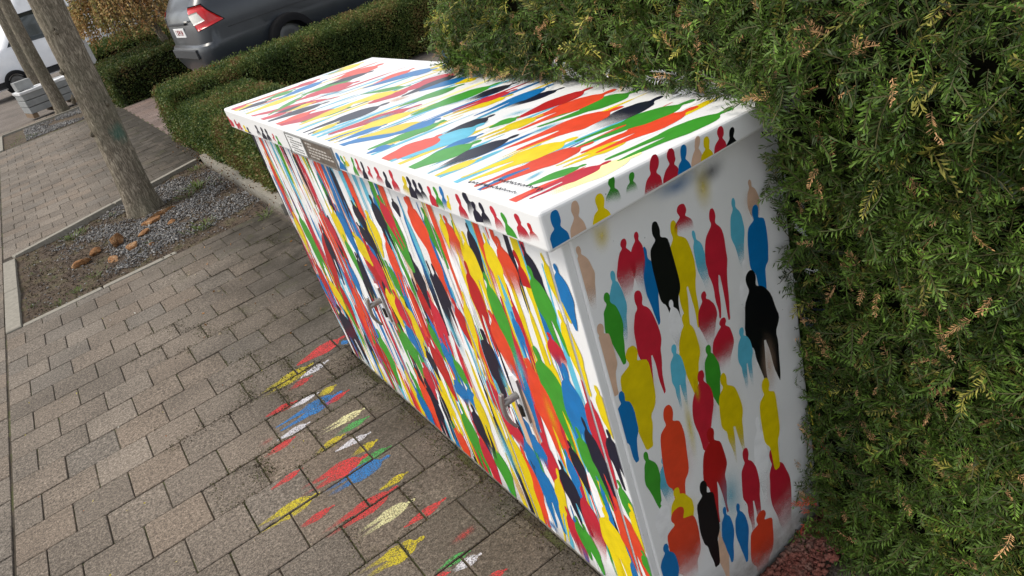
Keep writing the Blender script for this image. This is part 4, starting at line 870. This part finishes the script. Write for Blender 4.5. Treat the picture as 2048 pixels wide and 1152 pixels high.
# ---------------------------------------------------------------- stones, weeds, moss, litter
def rock(x, y, sx, sy, sz, rz, seed, label):
    bm = bmesh.new(); bmesh.ops.create_icosphere(bm, subdivisions=3, radius=1.0); r = random.Random(seed)
    pl = [(Vector((r.gauss(0, 1), r.gauss(0, 1), r.gauss(0, .8))).normalized(), r.uniform(.38, .78)) for _ in range(15)]
    for v in bm.verts:
        for n, d in pl:
            k = v.co.dot(n)-d
            if k > 0: v.co -= n*k
    Q = np.array([tuple(v.co) for v in bm.verts]); nz = fbm(Q*3+seed, 4, seed)
    for v, q in zip(bm.verts, nz): v.co *= .9+.2*q; v.co = Vector((v.co.x*sx*1.1, v.co.y*sy*1.05, v.co.z*sz*.75))
    zlo = min(v.co.z for v in bm.verts)
    for v in bm.verts: v.co.z -= zlo
    o = bm_obj('stone', bm, M['rock']); o.location = (x, y, bedz(x, y)-.010); o.rotation_euler = (r.uniform(-.15, .15), r.uniform(-.15, .15), rz); tag(o, label, 'stone', 'rusty stones around the tree foot')
rock(-.876, 5.335, .085, .055, .045, .4, 1, 'dark brown stone farthest out on the bare soil')
rock(-.772, 5.470, .070, .050, .045, 1.0, 2, 'small dark mossy stone beside the bare soil edge')
rock(-.600, 5.400, .105, .055, .075, .9, 3, 'tall blocky pinkish brown stone standing on edge in the gravel')
rock(-.680, 5.060, .080, .055, .030, 1.1, 4, 'flat reddish stone nearest the pavers')
rock(-.515, 5.130, .090, .045, .045, .8, 5, 'long pale ochre stone in the middle of the row')
rock(-.396, 5.300, .088, .060, .045, .5, 6, 'oval rusty stone between the ochre stone and the trunk')
rock(-.412, 5.000, .052, .030, .028, .3, 7, 'smallest rusty chip of stone in the gravel')
rock(-.310, 5.545, .105, .070, .055, .2, 8, 'wide orange brown stone against the trunk foot')
rock(-.190, 5.690, .165, .040, .050, .12, 9, 'long thin orange stone leaning along the trunk base')
rock(-.190, 5.350, .060, .045, .030, .7, 10, 'small pink stone beside the wide orange one')

def blades(name, spots, col, parent=None):
    V, C = [], []
    for (x, y, z, n, ln, sp) in spots:
        a = rng.uniform(0, 6.28, n); rr = np.abs(rng.normal(0, sp, n)); b = np.stack([x+np.cos(a)*rr, y+np.sin(a)*rr, np.full(n, z)], -1)
        d = np.stack([np.cos(a)*.8, np.sin(a)*.8, rng.uniform(.3, 1.2, n)], -1); d /= np.linalg.norm(d, axis=1, keepdims=True); l_ = rng.uniform(.5, 1.1, n)*ln
        s = np.stack([-np.sin(a), np.cos(a), np.zeros(n)], -1)*(l_*.07)[:, None]
        m = b+d*(l_*.6)[:, None]; t = b+d*l_[:, None]-np.array([0, 0, 1])*(l_*.18)[:, None]
        V.append(np.stack([b, m+s, t, m-s], 1).reshape(-1, 3)); C.append(np.repeat(np.array(col)*rng.uniform(.6, 1.4, (n, 1)), 4, 0))
    V = np.concatenate(V); o = mesh_np(name, V, np.arange(len(V)).reshape(-1, 4), M['leaf'], parent, col=np.clip(np.concatenate(C), 0, 1)); tag(o, kind='stuff'); return o
wz = lambda x, y: bedz(x, y) if -1.33 < x < .42 and 4.5 < y < 7 else 0.0
W_ = [(-.883, 6.14, 80, .10, .06), (-.80, 6.22, 50, .08, .05), (.177, 5.997, 130, .12, .08), (.05, 5.85, 60, .09, .06), (-.068, 4.785, 90, .09, .05), (0.0, 4.86, 40, .09, .04), (-1.103, 5.299, 50, .05, .04), (-.85, 4.839, 60, .07, .04), (-.969, 4.694, 110, .05, .06), (-1.1, 4.62, 90, .05, .06), (.34, 4.40, 60, .07, .04), (.323, 6.724, 70, .08, .06),
      (-1.25, 4.8, 60, .04, .06), (-1.2, 5.6, 50, .05, .05), (-.4, 5.05, 30, .05, .03), (.30, 4.31, 50, .06, .03), (-.55, 6.35, 40, .06, .05), (-1.1, 14.2, 120, .06, .2), (-.9, 13.9, 120, .06, .2), (-1.2, 13.75, 90, .06, .15)]
blades('weeds', [(x, y, wz(x, y), int(n*.55), l_*.85, s) for x, y, n, l_, s in W_], (.085, .12, .024))
# moss and dirt in the joints, along the cabinet's foot and in patches over the pavers
def moss(name, k, xr, yr, seed, thr):
    x = rng.uniform(*xr, k); y = rng.uniform(*yr, k); q = fbm(np.stack([x, y, x*0], -1)*2.6, 4, seed)
    row = np.floor((y-Y0)/PY); jy = np.abs(((y-Y0)/PY)-np.round((y-Y0)/PY))*PY
    off = np.where(np.mod(row, 2) == 1, -1.32, -1.32+PX/2); jx = np.abs(((x-off)/PX)-np.round((x-off)/PX))*PX
    jn = np.minimum(jx, jy); foot = np.where((y < 2.0), np.clip(1+x/(.03+.11*q), 0, 1), 0)
    pr = np.exp(-jn/.006)*np.clip((q-thr+.12)*6, 0, 1)+np.clip((q-thr-.06)*9, 0, 1)*.8*np.clip(1.1-jn/.06, .1, 1)+foot**.7*.8
    m = (rng.random(k) < pr) & ~((x > -.002) & (y < 2.0)); x, y = x[m], y[m]; n = len(x)
    leafy(n, np.stack([x, y, -.001+rng.random(n)*.004+.004*np.where(y < 2, np.clip(1+x/.05, 0, 1), 0)], -1), np.tile([0, 0, 1.], (n, 1)), .0065, [(.040, .030, .018), (.055, .045, .022), (.060, .064, .018), (.075, .085, .020), (.10, .08, .045)], name, None, seed, spread=1.1, ragged=.001)
moss('moss', 60000, (-.85, .37), (2.0, 4.45), 44, .56)
moss('moss', 60000, (-.75, -.002), (-.2, 2.02), 47, .60)
# crumbs and yellow petals lying about
k = 46; x = rng.uniform(-1.4, -.1, k); y = rng.uniform(.9, 4.2, k)
leafy(k, np.stack([x, y, np.full(k, .002)], -1), np.tile([0, 0, 1.], (k, 1)), .010, [(.65, .55, .05), (.60, .58, .50), (.30, .12, .05), (.62, .55, .06)], 'fallen_petals', None, 19, spread=1.5, ragged=.0)
k = 60; x = rng.uniform(-.5, .35, k); y = rng.uniform(2.0, 4.4, k)
leafy(k, np.stack([x, y, np.full(k, .003)], -1), np.tile([0, 0, 1.], (k, 1)), .018, [(.42, .20, .06), (.34, .28, .18), (.20, .11, .05)], 'leaf_litter', None, 20, spread=1.5, ragged=.0)
# brown needle litter under the low hedge's corner
k = 900; x = rng.uniform(.46, 1.2, k)-.15*rng.random(k); y = rng.uniform(4.5, 8.2, k)
leafy(k, np.stack([x, y, np.full(k, .055)], -1)*np.array([1, 1, .6]), np.tile([0, 0, 1.], (k, 1)), .022, [(.13, .07, .03), (.20, .12, .06), (.09, .05, .025)], 'needle_litter', None, 23, spread=1.4, ragged=.01)
# ---------------------------------------------------------------- vehicles (bodies lofted from plan outlines)
def metallic(name, c, rough=.32):
    m = NT(name); n = m.noise(m.coord(), 3.0, 5, .6); d = m.noise(m.coord(), 60, 3)
    m.base(m.mix(m.ramp(n, [(.35, .0), (.7, .45)]), c, tuple(min(1, v*1.5+.008) for v in c))); m.set(Roughness=rough, Metallic=.15); m.b.inputs['Coat Weight'].default_value = .3; m.b.inputs['Coat Roughness'].default_value = .12
    return m.m
M['car'] = metallic('grey_blue_car_paint', (.026, .031, .038)); M['vanw'] = metallic('white_van_paint', (.74, .75, .77), .4); M['car2'] = metallic('silver_car_paint', (.30, .31, .32))
M['vanw'].node_tree.nodes['Principled BSDF'].inputs['Metallic'].default_value = 0
M['glass'] = simple('dark_window', (.012, .02, .02), .06, 0, .8); M['plastic'] = simple('black_plastic', (.02, .021, .023), .6, var=.3)
M['red'] = simple('red_lens', (.60, .015, .018), .15, var=.35, scale=14); M['clear'] = simple('clear_lens', (.70, .68, .62), .15, var=.15, scale=40)
M['rim'] = simple('steel_wheel', (.22, .225, .23), .5, .3, var=.2)
def lerp_levels(LV, z):
    for a, b in zip(LV, LV[1:]):
        if a[0] <= z <= b[0]:
            t = (z-a[0])/max(1e-6, b[0]-a[0]); return [p+(q-p)*t for p, q in zip(a, b)]
    return LV[-1] if z > LV[-1][0] else LV[0]
def outline(lv, n=8):
    """plan outline at one level: rear x, half width, front x, corner radii -> points from rear centre round by the -y side"""
    z, hw, xr, xf, rr, rf = lv; pts = [(xr, 0), (xr, -(hw-rr)*.5), (xr+.012, -(hw-rr)*.85)]
    for k in range(n+1):
        t = math.pi/2*k/n; pts.append((xr+.02+rr*(1-math.sin(math.pi/2-t))*1.0 if False else xr+.02+rr*(1-math.cos(t)), -(hw-rr)-rr*math.sin(t)))
    m = 8
    for k in range(1, m): pts.append((xr+.02+rr+(xf-rf-xr-rr-.02)*k/m, -hw))
    for k in range(n+1):
        t = math.pi/2*k/n; pts.append((xf-rf*(1-math.sin(t)), -(hw-rf)-rf*math.cos(t)))
    pts += [(xf+.03, -(hw-rf)*.5), (xf+.05, 0)]
    return pts
def loft(LV):
    rings = []
    for lv in LV:
        h = outline(lv); rings.append([(x, y, lv[0]) for x, y in h]+[(x, -y, lv[0]) for x, y in h[-2:0:-1]])
    n = len(rings[0]); V = [p for r in rings for p in r]
    F = [(j*n+i, j*n+(i+1) % n, (j+1)*n+(i+1) % n, (j+1)*n+i) for j in range(len(rings)-1) for i in range(n)]
    F += [tuple(range(n-1, -1, -1)), tuple((len(rings)-1)*n+i for i in range(n))]
    return V, F
def on_body(LV, z, u, side=-1, proud=.006):
    """point on the shell at height z, u metres round from the rear corner (positive along the side, negative across the tail)"""
    lv = lerp_levels(LV, z); pts = outline(lv); ci = 3; arc = [0]
    for a, b in zip(pts, pts[1:]): arc.append(arc[-1]+math.hypot(b[0]-a[0], b[1]-a[1]))
    s = arc[3]+(arc[11]-arc[3])/2+u; s = min(max(s, 0), arc[-1]-1e-4)
    for i in range(len(pts)-1):
        if arc[i] <= s <= arc[i+1]:
            t = (s-arc[i])/max(1e-9, arc[i+1]-arc[i]); a, b = pts[i], pts[i+1]; x = a[0]+(b[0]-a[0])*t; y = a[1]+(b[1]-a[1])*t
            dx, dy = b[0]-a[0], b[1]-a[1]; l_ = math.hypot(dx, dy); nx_, ny_ = dy/l_, -dx/l_
            if nx_*(x-2.2)+ny_*y < 0: nx_, ny_ = -nx_, -ny_
            return Vector((x+nx_*proud, (y+ny_*proud)*(-side), z))
def patch(LV, quad, nu=10, nv=5, side=-1, proud=.006):
    """curved panel: quad = four (u, z) corners TL, TR, BR, BL"""
    V = []
    for j in range(nv+1):
        for i in range(nu+1):
            a, b = i/nu, j/nv
            u = (quad[0][0]*(1-a)+quad[1][0]*a)*(1-b)+(quad[3][0]*(1-a)+quad[2][0]*a)*b; z = (quad[0][1]*(1-a)+quad[1][1]*a)*(1-b)+(quad[3][1]*(1-a)+quad[2][1]*a)*b
            V.append(on_body(LV, z, u, side, proud))
    F = [(j*(nu+1)+i, j*(nu+1)+i+1, (j+1)*(nu+1)+i+1, (j+1)*(nu+1)+i) for j in range(nv) for i in range(nu)]
    n0 = len(V); bot = []
    for j in range(nv+1):
        for i in range(nu+1):
            a, b = i/nu, j/nv
            u = (quad[0][0]*(1-a)+quad[1][0]*a)*(1-b)+(quad[3][0]*(1-a)+quad[2][0]*a)*b; z = (quad[0][1]*(1-a)+quad[1][1]*a)*(1-b)+(quad[3][1]*(1-a)+quad[2][1]*a)*b
            bot.append(on_body(LV, z, u, side, -.01))
    V += bot; ed = [i for i in range(nu+1)]+[(j+1)*(nu+1)-1 for j in range(1, nv+1)]+[nv*(nu+1)+i for i in range(nu-1, -1, -1)]+[j*(nu+1) for j in range(nv-1, 0, -1)]
    F += [(ed[k], ed[(k+1) % len(ed)], n0+ed[(k+1) % len(ed)], n0+ed[k]) for k in range(len(ed))]
    return V, F
def wheel(par, x, y, side, r=.315, mat='rim'):
    wv = empty('wheel', (x, y, r)); wv.parent = par; wd = .20
    prof = [(.19, 0.02), (.205, -.01), (.25, -.012), (.285, -.006), (.307, .02), (.315, .06), (.315, .14), (.30, .19), (.22, .2)]; n = 40; V = []
    for k in range(n):
        t = 2*math.pi*k/n
        for a, b in prof: V.append((a/.315*r*math.cos(t), side*(-b), a/.315*r*math.sin(t)))
    m = len(prof); F = [(k*m+i, k*m+i+1, ((k+1) % n)*m+i+1, ((k+1) % n)*m+i) for k in range(n) for i in range(m-1)]
    mesh_obj('tyre', V, F, M['black'], wv, True)
    prof = [(.205, .0), (.19, .015), (.17, .03), (.10, .02), (.07, .008), (.06, .004), (0, .004)]; V = []
    for k in range(n):
        t = 2*math.pi*k/n
        for a, b in prof: V.append((a/.315*r*math.cos(t), side*(-b), a/.315*r*math.sin(t)))
    m = len(prof); F = [(k*m+i, k*m+i+1, ((k+1) % n)*m+i+1, ((k+1) % n)*m+i) for k in range(n) for i in range(m-1)]
    mesh_obj('rim', V, F, M[mat], wv, True)
    parts = []
    for k in range(16):
        t = 2*math.pi*k/16; c = Vector((math.cos(t)*.148, side*-.020, math.sin(t)*.148)); parts.append(tube([c, c+Vector((0, side*.006, 0))], .014, 8))
    V, F = join_geo(parts); tag(mesh_obj('vent_holes', V, F, M['black'], wv), kind='stuff')
def vehicle(name, label, LV, loc, yaw, mat, axles, cat, clad=None):
    o = empty(name, loc, yaw); tag(o, label, cat)
    V, F = loft(LV); body = mesh_obj('body', V, F, M[mat], o)
    cut = bmesh.new()
    for ax in axles:
        for s in (-1, 1):
            r_ = bmesh.ops.create_cone(cut, cap_ends=True, segments=36, radius1=.372, radius2=.372, depth=.34)
            for v in r_['verts']: v.co = Vector((ax+v.co.x, s*(LV[3][1]+.02)+v.co.z, .325+v.co.y))
    me = bpy.data.meshes.new('cut'); cut.to_mesh(me); cut.free(); co = bpy.data.objects.new('cut', me); COL.objects.link(co)
    co.parent = o
    md = body.modifiers.new('b', 'BOOLEAN'); md.object = co; md.operation = 'DIFFERENCE'; md.solver = 'EXACT'
    bpy.context.view_layer.update(); dg = bpy.context.evaluated_depsgraph_get(); nm = bpy.data.meshes.new_from_object(body.evaluated_get(dg))
    body.modifiers.clear(); old = body.data; body.data = nm; bpy.data.objects.remove(co); bpy.data.meshes.remove(old)
    nm.materials.clear(); nm.materials.append(M[mat])
    for p in nm.polygons: p.use_smooth = True
    try: nm.set_sharp_from_angle(angle=math.radians(28))
    except Exception: pass
    for ax in axles:
        for s in (-1, 1):
            V, F = tube([(ax, s*(LV[3][1]-.17), .325), (ax, s*(LV[3][1]-.155), .325)], .370, 32); mesh_obj('wheel_well', V, F, M['black'], o)
            wheel(o, ax, s*(LV[3][1]-.012), -s)
    return o
CAR = [(.20, .76, .16, 4.30, .22, .3), (.27, .83, .06, 4.45, .22, .3), (.40, .872, .01, 4.52, .24, .34), (.52, .880, .0, 4.53, .25, .36), (.575, .880, .012, 4.53, .25, .36), (.60, .878, .052, 4.50, .24, .36),
       (.74, .884, .060, 4.44, .24, .4), (.86, .878, .070, 4.25, .24, .42), (.955, .862, .085, 3.75, .23, .4), (1.02, .838, .12, 3.30, .22, .36), (1.12, .79, .20, 2.95, .2, .32), (1.30, .70, .34, 2.55, .18, .28), (1.40, .63, .43, 2.30, .16, .25), (1.45, .52, .55, 2.05, .14, .2)]
car = vehicle('parked_car', 'dark grey estate car with a red tail lamp, parked behind the low hedge', CAR, (1.25, 9.93, .202), math.radians(2), 'car', (1.13, 3.68), 'car')
LZ = lambda quad, nm, mt, proud=.006, side=-1, nu=12, nv=6, par=None: mesh_obj(nm, *patch(CAR, quad, nu, nv, side, proud), M[mt], par or car, True)
for s in (-1, 1):
    LZ([(-.20, 1.035), (.06, 1.035), (.30, .80), (-.08, .745)], 'tail_lamp_gasket', 'black', .003, s)
    tl = LZ([(-.19, 1.025), (.05, 1.025), (.28, .805), (-.07, .755)], 'tail_lamp', 'red', .009, s)
    LZ([(-.165, .955), (.00, .965), (.065, .850), (-.10, .825)], 'reversing_lamp', 'clear', .0125, s, par=tl)
    LZ([(-.10, .345), (.22, .345), (.20, .315), (-.08, .315)], 'rear_reflector', 'red', .006, s)
    LZ([(.22, 1.36), (1.9, 1.36), (2.5, 1.04), (.10, 1.06)], 'side_window', 'glass', .004, s)
    LZ([(.30, .705), (2.5, .675), (2.5, .668), (.30, .698)], 'crease', 'plastic', .003, s)
bm_obj('number_plate', box_bm(.050, .064, -.27, .27, .70, .815, .003, 1), M['plate_w'], car)
fd = bpy.data.curves.new('plate_text', 'FONT'); fd.body = '1 XFM 04'; fd.size = .10; fd.extrude = .001; fd.align_x = 'CENTER'; fo_ = bpy.data.objects.new('plate_text', fd); COL.objects.link(fo_)
dg = bpy.context.evaluated_depsgraph_get(); pm = bpy.data.meshes.new_from_object(fo_.evaluated_get(dg)); bpy.data.objects.remove(fo_)
pm.materials.clear(); pm.materials.append(simple('plate_red', (.28, .02, .02), .5)); po = bpy.data.objects.new('plate_characters', pm); tag(link(po, car), kind='stuff')
po.matrix_local = Matrix.Translation((.0485, 0, .725)) @ Matrix(((0, 0, -1, 0), (-1, 0, 0, 0), (0, 1, 0, 0), (0, 0, 0, 1)))
bm_obj('rear_window', box_bm(.24, .262, -.60, .60, 1.06, 1.32, .01, 2), M['glass'], car)
rw = car.children[-1]
for v in rw.data.vertices: v.co.x = v.co.x+(v.co.z-1.19)*.75-.01
bm_obj('tailgate_handle', box_bm(.048, .078, -.45, .45, .845, .875, .006, 2), M['plastic'], car)
bm_obj('bumper_insert', box_bm(-.004, .05, -.62, .62, .44, .555, .01, 2), M['plastic'], car)
bm_obj('badge', box_bm(.055, .068, -.60, -.47, .875, .895, .003, 1), M['clear'], car)

VAN = [(.22, .90, .1, 4.9, .15, .35), (.30, .95, .05, 5.02, .18, .4), (.45, .97, .02, 5.08, .18, .42), (.62, .975, .0, 5.10, .18, .45), (.80, .975, .0, 5.08, .18, .5), (.95, .97, .0, 4.98, .18, .5), (1.08, .955, .0, 4.55, .18, .5), (1.20, .94, .01, 4.20, .18, .45), (1.65, .91, .02, 3.72, .18, .4), (2.10, .87, .04, 3.35, .16, .35), (2.38, .83, .06, 3.15, .15, .3), (2.45, .75, .12, 3.0, .15, .3)]
van = vehicle('parked_van', 'white van seen behind the bare tree trunks at the far end of the pavement', VAN, (3.28, 25.0, 0), math.pi, 'vanw', (.95, 3.98), 'van')
for s in (-1, 1):
    mesh_obj('side_window', *patch(VAN, [(2.4, 1.86), (3.10, 1.86), (3.72, 1.18), (2.4, 1.12)], 10, 6, s, .006), M['glass'], van, True)
    mesh_obj('sill_cladding', *patch(VAN, [(.1, .42), (4.95, .42), (4.95, .25), (.1, .25)], 30, 3, s, .006), M['plastic'], van, True)
    mesh_obj('headlamp', *patch(VAN, [(4.72, .98), (5.15, .92), (5.2, .78), (4.9, .80)], 6, 3, s, .008), M['clear'], van, True)
    bm_obj('door_mirror', box_bm(3.28, 3.42, s*1.02-.10, s*1.02+.10, 1.15, 1.38, .03, 2), M['plastic'], van)
bm = box_bm(4.85, 5.16, -.86, .86, .24, .56, .05, 3); bm_obj('front_bumper', bm, M['plastic'], van)

car2 = vehicle('parked_car', 'silver car almost hidden under the weeping tree and behind the far hedges', CAR, (1.0, 27.6, .02), math.radians(0), 'car2', (1.13, 3.68), 'car')
mesh_obj('side_window', *patch(CAR, [(.22, 1.36), (1.9, 1.36), (2.5, 1.04), (.10, 1.06)], 10, 5, -1, .004), M['glass'], car2, True)
mesh_obj('tail_lamp', *patch(CAR, [(-.19, 1.025), (.05, 1.025), (.28, .805), (-.07, .755)], 10, 5, -1, .009), M['red'], car2, True)

# ---------------------------------------------------------------- bundle of grey slabs, block, pillar, low wall
pa = empty('slab_pallet', (-.36, 16.95, 0), math.radians(10)); tag(pa, 'pallet of grey stone slabs in three layers topped with white plastic wrap', 'pallet')
for i in range(3):
    bm_obj('bearer', box_bm(-.46+.40*i, -.36+.40*i, -.33, .33, 0.003, .09, .004, 1), M['wood'], pa)
for j in range(3):
    for i in range(2):
        x0 = -.46+i*.47; q = random.uniform(-.008, .008)
        bm_obj('slab', box_bm(x0+q, x0+.455+q, -.35+q, .35, .094+j*.128, .094+j*.128+.118, .006, 1), M['slab'], pa)
bm = box_bm(-.475, .495, -.36, .36, .478, .50, .006, 1); bmesh.ops.subdivide_edges(bm, edges=list(bm.edges), cuts=5, use_grid_fill=True)
for v in bm.verts:
    if v.co.z > .49: v.co.z += random.uniform(-.003, .02)
    elif abs(v.co.y) > .35 or v.co.x < -.46: v.co.z -= random.uniform(0, .02)
bm_obj('plastic_wrap', bm, M['wrap'], pa)
bl_ = bm_obj('concrete_block', box_bm(-.15, .15, -.14, .14, 0, .17, .008, 2), M['slab']); bl_.location = (-.64, 17.05, .522); bl_.rotation_euler = (0, 0, math.radians(12)); tag(bl_, 'pale loose concrete block lying on top of the wrapped slabs', 'block')
pil = bm_obj('gate_pillar', box_bm(-.11, .11, -.11, .11, 0, 2.6, .01, 2), M['white_wall']); pil.location = (.60, 16.0, 0); tag(pil, 'white rough rendered pillar rising beside the weeping tree', 'pillar')
wl = bm_obj('low_wall', box_bm(-1.5, 1.5, -.10, .10, 0, .92, .01, 2), M['white_wall']); wl.location = (2.6, 21.0, 0); tag(wl, 'low pale wall glimpsed beneath the weeping tree', 'wall')
